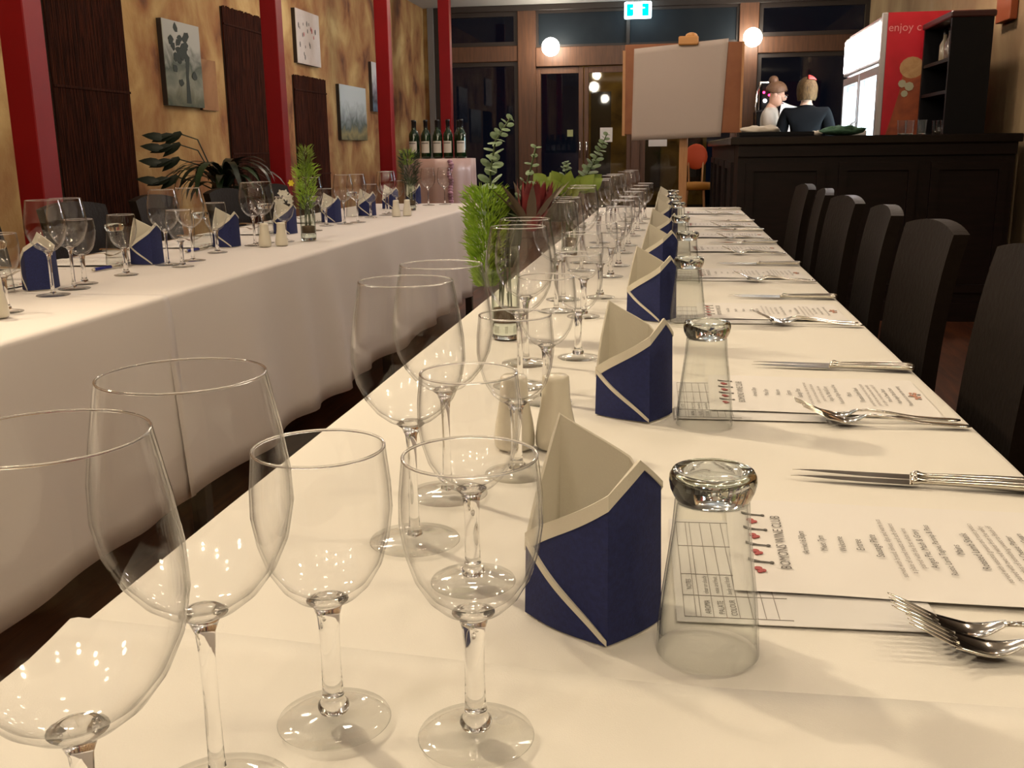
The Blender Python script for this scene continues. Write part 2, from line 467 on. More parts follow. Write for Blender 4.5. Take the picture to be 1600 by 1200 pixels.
# ------------------------------------------------------------------ red posts
def post(y, w, d, label):
    t = thing('red_post', label, 'post', (-2.35 - w / 2, y + d / 2, 0), 0, 'red posts before the plaster wall')
    MB().box(-w / 2, w / 2, -d / 2, d / 2, 0.12, ZC, .004).build('shaft', M['red'], t)
    MB().box(-w / 2 - .012, w / 2 + .012, -d / 2 - .012, d / 2 + .012, 0, .12, .006).build('plinth', M['red'], t)
post(3.51, .105, .12, 'red painted square post standing beside the broad dark bamboo screen')
post(5.95, .10, .10, 'red painted square post standing behind the dark leafy plant')
post(8.37, .115, .10, 'red painted square post standing between the landscape picture and the wine bottles')
post(10.72, .12, .10, 'red painted square post rising behind the row of wine bottles')

# ------------------------------------------------------------------ wall screens and pictures
def screen(y0, y1, z0, z1, label):
    t = thing('bamboo_screen', label, 'screen', (XL, (y0 + y1) / 2, z0), 0, 'dark bamboo screens on the plaster wall')
    h = (y1 - y0) / 2; n = int((y1 - y0) / .014)
    s = MB()
    for i in range(n):
        y = -h + (i + .5) * 2 * h / n
        r = .0062 + .0016 * random.random()
        zz = z1 - z0
        s.tube([(.014, y, .01 * random.random()), (.014 + .002 * random.random(), y, zz * .5), (.014, y, zz - .012 * random.random())], r, 5)
    s.build('slat_panel', M['bamboo'], t)
    MB().box(.001, .008, -h, h, .01, z1 - z0 - .01).build('backing', M['frame_dark'], t)
    for z in (.12, (z1 - z0) * .5, z1 - z0 - .12):
        MB().box(.018, .026, -h, h, z - .006, z + .006).build('cross_batten', M['bamboo'], t)
screen(4.72, 5.44, .10, 2.74, 'broad dark bamboo screen reaching the ceiling beside the first red post')
screen(6.74, 7.46, .10, 2.06, 'dark bamboo screen on the wall behind the potted plant')
screen(8.0, 8.76, .10, 1.70, 'shorter dark red bamboo screen hanging below the white flower canvas')

def paint_mat(name, kind):
    m = bpy.data.materials.new(name); m.use_nodes = True
    nt = m.node_tree; b = nt.nodes['Principled BSDF']; b.inputs['Roughness'].default_value = .8
    tc = nt.nodes.new('ShaderNodeTexCoord'); sp = nt.nodes.new('ShaderNodeSeparateXYZ')
    nz = nt.nodes.new('ShaderNodeTexNoise'); nz.inputs['Scale'].default_value = 7; nz.inputs['Detail'].default_value = 8; nz.inputs['Distortion'].default_value = .8
    ad = nt.nodes.new('ShaderNodeMath'); ad.operation = 'MULTIPLY_ADD'; ad.inputs[1].default_value = .62
    cr = nt.nodes.new('ShaderNodeValToRGB'); L = nt.links.new
    L(tc.outputs['Generated'], sp.inputs[0]); L(tc.outputs['Object'], nz.inputs['Vector'])
    L(nz.outputs['Fac'], ad.inputs[0]); L(sp.outputs['Z'], ad.inputs[2]); L(ad.outputs[0], cr.inputs[0])
    el = cr.color_ramp.elements
    stops = {'tree': [(.2, (.02, .05, .035)), (.42, (.12, .12, .08)), (.6, (.22, .23, .18)), (.8, (.07, .09, .07)), (1.0, (.40, .40, .36))],
             'land': [(.2, (.02, .025, .02)), (.45, (.24, .20, .09)), (.6, (.08, .10, .09)), (.78, (.26, .29, .29)), (1.0, (.46, .50, .50))],
             'dusk': [(.2, (.02, .03, .07)), (.45, (.10, .14, .20)), (.6, (.03, .03, .04)), (.85, (.25, .23, .27)), (1.0, (.5, .5, .5))]}[kind]
    while len(el) > 1: el.remove(el[-1])
    el[0].position, el[0].color = stops[0][0], (*stops[0][1], 1)
    for p, c in stops[1:]:
        e = el.new(p); e.color = (*c, 1)
    L(cr.outputs[0], b.inputs['Base Color'])
    return m
def canvas(name, y0, y1, z0, z1, m, label, cat='picture', deep=.035):
    t = thing(name, label, cat, (XL, (y0 + y1) / 2, z0))
    h = (y1 - y0) / 2
    MB().box(.0, deep - .004, -h, h, 0, z1 - z0).build('stretcher_frame', M['frame_dark'], t)
    MB().box(deep - .004, deep, -h, h, 0, z1 - z0).build('painted_canvas', m, t)
    return t
def strokes(t, x, m, polys):
    mb = MB()
    for p in polys: mb.prism(p, x, x + .0015, 'x')
    return mb
t = canvas('tree_painting', 5.85, 6.33, 1.37, 1.87, paint_mat('tree_paint', 'tree'), 'tall painting of a dark tree under pale sky on the plaster wall')
mb = MB(); mb.prism([(.0, .02), (.06, .02), (.05, .18), (.08, .30), (.03, .33), (.02, .20)], .035, .0365, 'x')
for a in range(26):
    y, z = random.gauss(-.03, .075), random.gauss(.33, .055)
    mb.prism([(y + .034 * math.cos(k * PI / 4) * random.uniform(.6, 1.2), z + .028 * math.sin(k * PI / 4) * random.uniform(.6, 1.2)) for k in range(8)], .0352 + a * .0001, .0365 + a * .0001, 'x')
mb.build('painted_tree', mat('tree_dark_paint', (.025, .035, .03), .8), t)
canvas('brown_panel', 6.335, 6.57, 1.36, 1.68, ramp_mat('brown_panel_paint', [(.3, (.22, .10, .04)), (.6, (.34, .17, .07))], 5, (1, 1, 1), .8, 0), 'small plain brown panel on the wall beside the tree painting', 'panel', .02)
t = canvas('flower_canvas', 8.07, 8.62, 1.79, 2.21, mat('white_canvas', (.46, .40, .36), .8, noise_s=10, noise_c=(.52, .46, .42)), 'white canvas with small dark and red flower marks, hung high above a screen')
for (m_, n_, zr) in (('ink', 16, (.05, .34)), ('ink_red', 4, (.15, .3))):
    mb = MB()
    for a in range(n_):
        y, z = random.uniform(-.22, .22), random.uniform(*zr); s_ = random.uniform(.012, .028)
        mb.prism([(y + s_ * .5 * math.cos(k * PI / 3), z + s_ * math.sin(k * PI / 3)) for k in range(6)], .035, .0365, 'x')
    mb.build('flower_marks', M[m_], t)
t = canvas('landscape_painting', 9.08, 9.88, 1.19, 1.685, paint_mat('landscape_paint', 'land'), 'landscape painting with pale sky and ochre hills beside the third red post')
canvas('dusk_painting', 10.12, 10.72, 1.48, 1.96, paint_mat('dusk_paint', 'dusk'), 'blue and dark painting half hidden behind the third red post')

# ------------------------------------------------------------------ tables and cloths
ZT = .74
def hump(x, y, seed):
    v = noise.noise(Vector((x * 3.2 + seed, y * 2.6, seed))) * .5 + noise.noise(Vector((x * 9, y * 7 + seed, 3.1))) * .25
    return v
def cloth(name, x0, x1, y0, y1, zt, zb, label, seed=0., ends=(False, True), edge=None, amp=.012, m='cloth', lip=0.0, cre=(), zb_r=None, zb_l=None):
    """cross-section over the table, extruded along it; edge(x) shifts the far edge"""
    sec = []     # (x, z, nx, down)
    nd = 9; r = .014
    zb1 = zb if zb_l is None else zb_l
    for k in range(nd): sec.append((x0, zb1 + (zt - r - zb1) * k / nd, -1, 1 - k / nd))
    for k in range(4):
        a = PI * (1 - k / 3 * .5); sec.append((x0 + r + r * math.cos(a), zt - r + r * math.sin(a), 0, 0))
    nt_ = 30
    for k in range(1, nt_): sec.append((x0 + r + (x1 - x0 - 2 * r) * k / nt_, zt, 0, 0))
    for k in range(4):
        a = PI * (.5 - k / 3 * .5); sec.append((x1 - r + r * math.cos(a), zt - r + r * math.sin(a), 0, 0))
    zb2 = zb if zb_r is None else zb_r
    for k in range(1, nd + 1): sec.append((x1, zt - r - (zt - r - zb2) * k / nd, 1, k / nd))
    n = len(sec); ny = max(20, int((y1 - y0) / .035))
    V = []; F = []
    for j in range(ny + 1):
        t = j / ny
        for (x, z, nx, dn) in sec:
            y = y0 + (y1 - y0) * t
            if edge: y += edge(x) * max(0, (t - .6) / .4)
            if nx:
                w = (.5 + .5 * math.sin(y * 15 + seed * 3 + 1.8 * math.sin(y * 3.1 + seed))) ** 1.6
                w2 = .5 + .5 * noise.noise(Vector((y * 2.3, seed + nx, 1.7)))
                x = x + nx * (amp * dn ** .8 * (w * .8 + w2 * 1.4) + .002)
                z = z + dn * .012 * noise.noise(Vector((y * 1.7, seed, 9.)))
            else:
                z = z - .0020 + .0022 * hump(x, y, seed)
                for (ax, pos, hgt, wid) in cre:
                    q = (x if ax == 'x' else y) - pos
                    z += hgt * math.exp(-(q / wid) ** 2)
                if lip and t > .9:
                    z += lip * math.exp(-((t - 1) * ny / 1.1) ** 2)
            V.append((x, y, z))
    for j in range(ny):
        for i in range(n - 1):
            F.append((j * n + i, j * n + i + 1, (j + 1) * n + i + 1, (j + 1) * n + i))
    mb = MB().add(V, F)
    for e, yy, s_ in ((ends[0], y0, -1), (ends[1], y1, 1)):
        if e:
            def fn(u, v, yy=yy, s_=s_):
                x = x0 + (x1 - x0) * u
                return (x, yy + s_ * (.002 + amp * v * (.5 + .5 * math.sin(x * 14))), zt - .002 - (zt - .002 - zb) * v)
            mb.grid(fn, 40, 8)
    o = mb.build(name, M[m], None, True)
    sm = o.modifiers.new('thickness', 'SOLIDIFY'); sm.thickness = .0012; sm.offset = -1
    return tag(o, label, 'tablecloth')

def table(x0, x1, y0, y1, label, zt):
    t = thing('banquet_table', label, 'table', ((x0 + x1) / 2, (y0 + y1) / 2, 0))
    hx, hy = (x1 - x0) / 2 - .012, (y1 - y0) / 2 - .012
    MB().box(-hx, hx, -hy, hy, zt - .035, zt - .004, .004).build('tabletop', M['chairwood'], t)
    n = max(2, int((y1 - y0) / 1.8) + 1)
    for k in range(n):
        yy = -hy + .1 + (2 * hy - .2) * k / (n - 1)
        for sx in (-1, 1):
            MB().box(sx * (hx - .08) - .022, sx * (hx - .08) + .022, yy - .022, yy + .022, 0, zt - .035).build('leg', M['chairwood'], t)
A0, A1 = -.44, .38
B0, B1 = -2.06, -1.245
table(A0, A1, .14, 6.05, 'long banquet table along the bar side, draped in white', ZT - .003)
table(B0, B1, .50, 6.62, 'long banquet table along the plaster wall, draped in white', ZT - .003)
cloth('tablecloth', A0, A1, .45, 6.05, ZT, .24, 'white tablecloth under the menus and cutlery on the bar-side table', 2.3, zb_r=.52, amp=.014, cre=(('x', -.055, .0010, .006), ('y', 1.14, .0010, .010), ('y', 2.45, .0010, .010), ('y', 3.8, .001, .01)))
cloth('tablecloth', A0 - .004, A1 + .004, .14, .605, ZT + .0025, .24, 'white overlapping tablecloth under the front wine glasses, its edge crossing the table', 5.1, zb_r=.52,
      ends=(True, False), edge=lambda x: max(-.02, min(.02, -.016 - (x + .05) * .09)), lip=.006, cre=(('x', -.05, .0012, .005),))
cloth('tablecloth', B0, B1, 2.27, 6.62, ZT, .22, 'long white tablecloth hanging to the floor on the wall-side table, beyond the seam', 8.2, zb_l=.52, amp=.042, m='cloth_pink_lit')
cloth('tablecloth', B0 - .004, B1 + .006, .50, 2.31, ZT + .002, .215, 'white tablecloth on the near end of the wall-side table, before the seam', 11.7, zb_l=.52, ends=(True, False), amp=.016, m='cloth_pink_lit')

# ------------------------------------------------------------------ glassware
def make_small():
    t = thing('wine_glass', '', 'wine glass')
    MB().lathe([(0, .0005), (.033, .0003), (.0345, .0012), (.0338, .0026), (.025, .0042), (.014, .0062), (.0088, .0085), (0, .0085)], 36).build('foot', M['foot'], t, True)
    MB().lathe([(0, .004), (.0088, .0075), (.0096, .0100), (.0092, .0125), (.0072, .0145), (.0064, .020), (.0058, .040), (.0060, .058), (.0068, .070), (.0088, .0765), (.0125, .0800), (.009, .0815), (0, .0815)], 20).build('stem', M['stem'], t, True)
    out = [(.0, .0780), (.010, .0788), (.0185, .0830), (.0262, .0905), (.0335, .103), (.0383, .119), (.0406, .135), (.0402, .152), (.0380, .173)]
    inn = [(.0365, .173), (.0387, .152), (.0391, .135), (.0368, .119), (.0318, .1035), (.0243, .0925), (.016, .0865), (.008, .0842), (0, .084)]
    MB().lathe([(.03725 + .0009 * math.cos(k * PI / 4), .1735 + .0009 * math.sin(k * PI / 4)) for k in range(8)], 44, close=True).build('rim', M['stem'], t, True)
    MB().lathe(out + [(.0380, .1738), (.0372, .1742), (.0365, .1738)] + inn, 40).build('bowl', M['bowl'], t, True)
    return t
def make_large():
    t = thing('wine_glass', '', 'wine glass')
    MB().lathe([(0, .0005), (.039, .0003), (.0405, .001), (.0398, .0022), (.028, .0035), (.013, .0055), (.007, .0078), (0, .0078)], 36).build('foot', M['foot'], t, True)
    MB().lathe([(0, .003), (.0072, .0070), (.0055, .012), (.0044, .025), (.0040, .055), (.0042, .085), (.0052, .098), (.0082, .1055), (.0125, .1090), (.009, .1112), (0, .1112)], 20).build('stem', M['stem'], t, True)
    out = [(.0, .1070), (.010, .1080), (.0195, .1125), (.0295, .1205), (.0385, .1325), (.0455, .148), (.0490, .166), (.0484, .184), (.0455, .204), (.0402, .233)]
    inn = [(.0390, .233), (.0442, .204), (.0471, .184), (.0477, .166), (.0442, .1485), (.0370, .1335), (.0278, .1222), (.0175, .1150), (.008, .1125), (0, .1122)]
    MB().lathe([(.0396 + .0006 * math.cos(k * PI / 4), .2335 + .0006 * math.sin(k * PI / 4)) for k in range(8)], 48, close=True).build('rim', M['stem'], t, True)
    MB().lathe(out + [(.0401, .2337), (.0396, .2340), (.0390, .2337)] + inn, 44).build('bowl', M['bowl'], t, True)
    return t
def make_tumbler():
    t = thing('tumbler', '', 'tumbler')
    out = [(.0352, .0008), (.0344, .018), (.0322, .042), (.0289, .068), (.0262, .090), (.0248, .109)]
    inn = [(.0234, .107), (.0248, .090), (.0275, .068), (.0308, .042), (.0330, .018), (.0338, .0008)]
    MB().lathe([(.0345, 0)] + out + [(.0242, .1115)] + inn + [(.0345, 0)], 44).build('wall', M['tumbler'], t, True)
    MB().lathe([(0, .1080), (.020, .1085), (.0238, .1100), (.0256, .1125), (.0280, .1180), (.0290, .1235), (.0286, .1275), (.0268, .1305), (.0238, .1312), (.0208, .1298), (.016, .1272), (0, .1262)], 44).build('thick_base', M['tumbler_base'], t, True)
    return t
small, large, tumbler = Maker(make_small), Maker(make_large), Maker(make_tumbler)
ORD = ['first', 'second', 'third', 'fourth', 'fifth', 'sixth', 'seventh', 'eighth', 'ninth']
BT, WT = 'bar-side table', 'wall-side table'
L_MAIN = [(-.236, .333), (-.233, .440), (-.222, .815), (-.220, .940), (-.218, 1.42), (-.232, 1.58), (-.245, 2.12), (-.248, 2.29), (-.258, 2.86), (-.272, 3.06), (-.262, 3.55), (-.268, 3.74), (-.255, 4.18), (-.250, 4.40), (-.225, 4.85), (-.215, 5.15)]
S_MAIN = [(-.197, .522), (-.108, .517), (-.153, .735), (-.160, 1.012), (-.167, 1.33), (-.152, 1.632), (-.180, 2.05), (-.166, 2.33), (-.165, 2.72), (-.158, 2.98), (-.165, 3.36), (-.158, 3.62), (-.160, 4.04), (-.15, 4.32), (-.15, 4.72), (-.14, 5.02)]
for i, (x, y) in enumerate(L_MAIN):
    w = 'nearer' if i % 2 == 0 else 'farther'
    large.put((x, y, ZT + (.0025 if y < .6 else 0)), random.uniform(0, 6), f'large wine glass at the {ORD[i // 2]} setting of the {BT}, {w} of its two', 'large wine glasses on the bar-side table')
for i, (x, y) in enumerate(S_MAIN):
    if i < 2:
        lb = 'small wine glass in front, ' + ('standing clear of the napkins beside the tall glass' if i == 0 else 'standing against the first blue napkin')
    else:
        lb = f"small wine glass at the {ORD[i // 2]} setting of the {BT}, {'nearer' if i % 2 == 0 else 'farther'} of its two"
    small.put((x, y, ZT + (.0025 if y < .6 else 0)), random.uniform(0, 6), lb, 'small wine glasses on the bar-side table')
T_MAIN = [(.030, .644), (.044, 1.235), (.032, 1.98), (.036, 2.60), (.022, 3.22), (.018, 4.02), (.006, 4.55), (-.004, 5.2)]
for i, (x, y) in enumerate(T_MAIN):
    tumbler.put((x, y, ZT + .0012), 0, f'upturned water tumbler beside the {ORD[i]} napkin of the {BT}', 'upturned tumblers on the bar-side table')

L_WALL = [(-1.520, 2.26), (-1.545, 2.39), (-1.575, 2.95), (-1.55, 3.07), (-1.562, 3.60), (-1.57, 3.705), (-1.585, 4.30), (-1.58, 4.72), (-1.545, 4.82), (-1.555, 5.36), (-1.58, 5.50), (-1.56, 6.36), (-1.47, 6.44)]
S_WALL = [(-1.462, 2.0), (-1.575, 2.487), (-1.565, 2.683), (-1.50, 2.90), (-1.585, 3.327), (-1.505, 3.765), (-1.627, 4.589), (-1.584, 5.17), (-1.60, 5.75), (-1.62, 6.16)]
N_WALL = [(-1.65, 2.40), (-1.665, 2.99), (-1.66, 3.57), (-1.66, 4.16), (-1.69, 4.85), (-1.66, 5.35), (-1.71, 6.0), (-1.71, 6.56)]
for i, (x, y) in enumerate(L_WALL):
    large.put((x, y, ZT + .0 + (.002 if y < 2.33 else 0)), random.uniform(0, 6), f'large wine glass on the {WT}, the {["first", "second", "third", "fourth", "fifth", "sixth", "seventh", "eighth", "ninth", "tenth", "eleventh", "twelfth", "thirteenth"][i]} large one from the camera', 'large wine glasses on the wall-side table')
for i, (x, y) in enumerate(S_WALL):
    small.put((x, y, ZT + (.002 if y < 2.33 else 0)), random.uniform(0, 6), f'small wine glass on the {WT}, the {["first", "second", "third", "fourth", "fifth", "sixth", "seventh", "eighth", "ninth", "tenth"][i]} small one from the camera', 'small wine glasses on the wall-side table')
for i, (x, y) in enumerate(N_WALL[:6]):
    tumbler.put((x - .055, y - .085, ZT + .0012), 0, f'upturned water tumbler behind the {ORD[i]} napkin of the {WT}', 'upturned tumblers on the wall-side table')

# ------------------------------------------------------------------ napkins
def make_napkin():
    t = thing('folded_napkin', '', 'napkin')
    n = 72
    FP, BP, LV, RV = R(-42), R(128), R(-173), R(16)
    poly = [(LV, .0540), (R(-76), .0590), (R(-8), .0520), (R(60), .052), (BP, .057), (LV + 2 * PI, .0540)]
    acc = [0.0]
    def pp(i): return Vector((poly[i][1] * math.cos(poly[i][0]), poly[i][1] * math.sin(poly[i][0])))
    for i in range(len(poly) - 1): acc.append(acc[-1] + (pp(i + 1) - pp(i)).length)
    def edge(a):
        a = math.atan2(math.sin(a), math.cos(a))
        if a < LV - 1e-9: a += 2 * PI
        for i in range(len(poly) - 1):
            (a0, r0), (a1, r1) = poly[i], poly[i + 1]
            if a <= a1 + 1e-9:
                q = r0 * math.sin(a - a0); w = r1 * math.sin(a1 - a)
                t_ = q / (q + w) if q + w > 1e-12 else 0
                p = pp(i).lerp(pp(i + 1), max(0, min(1, t_)))
                return p.length, acc[i] + (acc[i + 1] - acc[i]) * max(0, min(1, t_))
    def base(a):
        return .70 * edge(a)[0] + .30 * .047
    keys = [(0.0, .062), (edge(FP)[1], .129), (edge(RV)[1], .090), (edge(BP)[1], .143), (acc[-1], .062)]
    def top(a):
        x = edge(a)[1]
        for (x0, h0), (x1, h1) in zip(keys, keys[1:]):
            if x <= x1 + 1e-9: return h0 + (h1 - h0) * (x - x0) / (x1 - x0)
    def surf(a, z, off=0.0):
        h = z / .14
        r = base(a) * (1 - .06 * h) + off
        return (r * math.cos(a), r * math.sin(a), z)
    rows = 10
    angs = sorted(set([2 * PI * k / n - PI for k in range(n)] + [p[0] for p in poly[:-1]] + [FP, RV]))
    na = len(angs)
    V = []; F = []
    for j in range(rows + 1):
        for a in angs: V.append(surf(a, .0006 + (top(a) - .0006) * j / rows))
    for j in range(rows):
        for i in range(na):
            k = (i + 1) % na
            F.append((j * na + i, j * na + k, (j + 1) * na + k, (j + 1) * na + i))
    MB().add(V, F).build('outer_fold', M['navy'], t, False, False)
    # lining, with the rim that shows as a pale edge
    V = []; F = []
    for (off, fr) in ((.0004, 1.0), (-.0004, 1.008), (-.0022, 1.0), (-.003, .75), (-.003, .45), (-.003, .12)):
        for a in angs: V.append(surf(a, top(a) * fr, off))
    for j in range(5):
        for i in range(na):
            k = (i + 1) % na
            F.append((j * na + i, j * na + k, (j + 1) * na + k, (j + 1) * na + i))
    MB().add(V, F).build('lining', M['cream'], t, False, False)
    # turned cuff along the front peak
    def band(a0, a1, f0, f1, m=16, off=.0014, thick=.0011):
        V = []; F = []
        aa = sorted([a0 + (a1 - a0) * i / m for i in range(m + 1)] + [p[0] for p in poly if a0 + .01 < p[0] < a1 - .01] + ([FP] if a0 + .01 < FP < a1 - .01 else []))
        m = len(aa) - 1
        for i, a in enumerate(aa):
            q = (a - a0) / (a1 - a0)
            zt_, zb_ = f0(q, a), f1(q, a)
            V += [surf(a, zt_, 0), surf(a, zt_, off), surf(a, zb_, off), surf(a, zb_, 0)]
        for i in range(m):
            for k in range(4):
                l = (k + 1) % 4
                F.append((i * 4 + k, i * 4 + l, i * 4 + 4 + l, i * 4 + 4 + k))
        F += [(0, 1, 2, 3), (m * 4 + 3, m * 4 + 2, m * 4 + 1, m * 4)]
        return MB().add(V, F)
    c = band(LV, RV, lambda q, a: top(a) + .0012, lambda q, a: top(a) - (.0125 - .0030 * (a - LV) / (FP - LV) if a <= FP + 1e-6 else max(.0030, .0095 - .06 * (a - FP))), 40)
    c.build('cuff', M['cream'], t)
    # pale diagonal edge from the side down to the front point
    d = band(LV + .03, R(-77), lambda q, a: .0585 * (1 - edge(a)[1] / acc[1]) + .0036, lambda q, a: max(.0006, .0585 * (1 - edge(a)[1] / acc[1]) - .0018), 20, .0022)
    d.build('piping', M['cream'], t)
    # layer under the piping, a thin blue flap standing a little proud
    e = band(LV + .03, R(-78), lambda q, a: max(.0006, .0585 * (1 - edge(a)[1] / acc[1]) - .0018), lambda q, a: .0004, 20, .0016)
    e.build('under_flap', M['navy'], t)
    return t
napkin = Maker(make_napkin)
N_MAIN = [(-.052, .695, 0), (-.046, 1.288, 9), (-.040, 2.055, 4), (-.036, 2.70, -3), (-.034, 3.40, 8), (-.033, 4.12, 2), (-.036, 4.72, 6), (-.042, 5.38, -4)]
for i, (x, y, a) in enumerate(N_MAIN):
    napkin.put((x, y, ZT), R(a), f'navy folded paper napkin at the {ORD[i]} setting of the {BT}', 'blue napkins on the bar-side table')
for i, (x, y) in enumerate(N_WALL):
    napkin.put((x, y, ZT), R(-12 if i == 0 else 24 + (i * 37 % 13) - 6), f'navy folded paper napkin at the {ORD[i]} setting of the {WT}', 'blue napkins on the wall-side table')

# ------------------------------------------------------------------ cutlery
def loft(mb, secs):
    """secs: (x, half width, z centre, half thickness, y shift)"""
    V = []; F = []; k = 8
    for (x, w, z, h, ys) in secs:
        for i in range(k):
            a = 2 * PI * i / k
            V.append((x, ys + w * math.cos(a), z + h * math.sin(a)))
    for j in range(len(secs) - 1):
        for i in range(k):
            l = (i + 1) % k
            F.append((j * k + i, j * k + l, (j + 1) * k + l, (j + 1) * k + i))
    F.append(tuple(range(k))); F.append(tuple(range(len(secs) * k - 1, len(secs) * k - k - 1, -1)))
    return mb.add(V, F)
def make_fork():
    t = thing('fork', '', 'fork')
    # x = 0 at tine tips, handle towards +X
    h = MB()
    loft(h, [(.086, .0032, .0120, .0016, 0), (.100, .0030, .0128, .0018, 0), (.125, .0034, .0100, .0018, 0), (.155, .0052, .0052, .0017, 0), (.190, .0078, .0030, .0015, 0), (.205, .0075, .0026, .0014, 0), (.2115, .0030, .0026, .0012, 0)])
    h.build('handle', M['steel'], t, True)
    b = MB()
    n = 10
    def prof(u):    # along the bowl: x from .040 to .088
        x = .040 + .048 * u
        z = .0092 - .0080 * math.sin(min(1, u * 1.15) * PI * .62) ** 1.0 + .0105 * max(0, (u - .45) / .55) ** 1.6
        w = .0127 if u < .35 else .0127 * (1 - ((u - .35) / .65) ** 1.7) + .0032 * ((u - .35) / .65) ** 1.7
        return x, z, w
    V = []; F = []; m = 8
    for lay in (0, 1):
        for i in range(n + 1):
            x, z, w = prof(i / n)
            for j in range(m + 1):
                q = -1 + 2 * j / m
                V.append((x, q * w, z + .0022 * q * q * math.sin(i / n * PI) + (.0014 if lay == 0 else 0)))
    s_ = (n + 1) * (m + 1)
    for i in range(n):
        for j in range(m):
            a = i * (m + 1) + j
            F.append((a, a + 1, a + m + 2, a + m + 1)); F.append((a + s_, a + s_ + m + 1, a + s_ + m + 2, a + s_ + 1))
        for j in (0, m):
            a = i * (m + 1) + j; F.append((a, a + m + 1, a + m + 1 + s_, a + s_))
    b.add(V, F)
    for k in range(4):
        y = (-1.5 + k) * .0069
        loft(b, [(.044, .0021, .0090, .0010, y), (.035, .0020, .0128, .0010, y), (.023, .0018, .0186, .0009, y), (.013, .0013, .0228, .0008, y), (.0095, .0006, .0242, .0005, y)])
    b.build('tines', M['steel'], t, True)
    return t
def make_knife():
    t = thing('knife', '', 'knife')
    # blade stands on its edge side, tip at x = 0
    b = MB(); V = []; F = []; n = 14
    for i in range(n + 1):
        u = i / n; x = .120 * u
        up = .0042 * min(1, u * 3.5) ** .5 + .0008 * u
        dn = -.0085 * (math.sin(min(1, u * 1.25) * PI * .5)) + .002 * (1 - u)
        th = .0004 + .0007 * u
        z0 = .0026
        V += [(x, up, z0 + th), (x, up, z0 - th), (x, dn, z0)]
    for i in range(n):
        for k in range(3):
            l = (k + 1) % 3
            F.append((i * 3 + k, i * 3 + l, i * 3 + 3 + l, i * 3 + 3 + k))
    F += [(0, 1, 2), (n * 3 + 2, n * 3 + 1, n * 3)]
    b.add(V, F); b.build('blade', M['steel'], t)
    h = MB()
    loft(h, [(.118, .0052, .0042, .0030, -.001), (.1215, .0068, .0052, .0046, -.001), (.125, .0066, .0052, .0046, 0), (.129, .0042, .0046, .0034, 0), (.135, .0040, .0044, .0032, 0), (.160, .0050, .0048, .0038, 0), (.200, .0072, .0054, .0046, -.001), (.228, .0084, .0056, .0050, -.003), (.238, .0080, .0054, .0046, -.004), (.243, .0040, .005, .003, -.005)])
    h.build('handle', M['steel_rough'], t, True)
    return t
fork, knife = Maker(make_fork), Maker(make_knife)
F_Y = [.680, 1.268, 2.0, 2.65, 3.34, 3.89, 4.45, 5.30]
K_Y = [1.045, 1.605, 2.365, 3.045, 3.725, 4.31, 4.84, 5.78]
for i, (fy, ky) in enumerate(zip(F_Y, K_Y)):
    two = ('outer, nearer the camera', 'inner, beside the menu')
    for k in range(2):
        fork.put((.155 - .006 * k, fy - .014 + .026 * k, ZT + .0008), R(-1.5 + (i * 53 % 5) - 2 + .4 * k), f'fork at the {ORD[i]} setting of the {BT}, the {two[k]}', 'forks on the bar-side table')
    for k in range(2):
        knife.put((.128 + .004 * k, ky - .013 + .021 * k, ZT + .0008), R(-1.5 + (i * 31 % 5) - 2.2 - 1.6 * k), f"table knife at the {ORD[i]} setting of the {BT}, the {('inner, beside the menu', 'outer, away from the menu')[k]}", 'knives on the bar-side table')
for i, (x, y) in enumerate(N_WALL[:5]):
    fork.put((x - .17, y + .18, ZT + .0008), R(182), f'fork beyond the {ORD[i]} napkin of the {WT}', 'forks on the wall-side table')
    knife.put((x - .16, y - .20, ZT + .0008), R(181), f'table knife before the {ORD[i]} napkin of the {WT}', 'knives on the wall-side table')

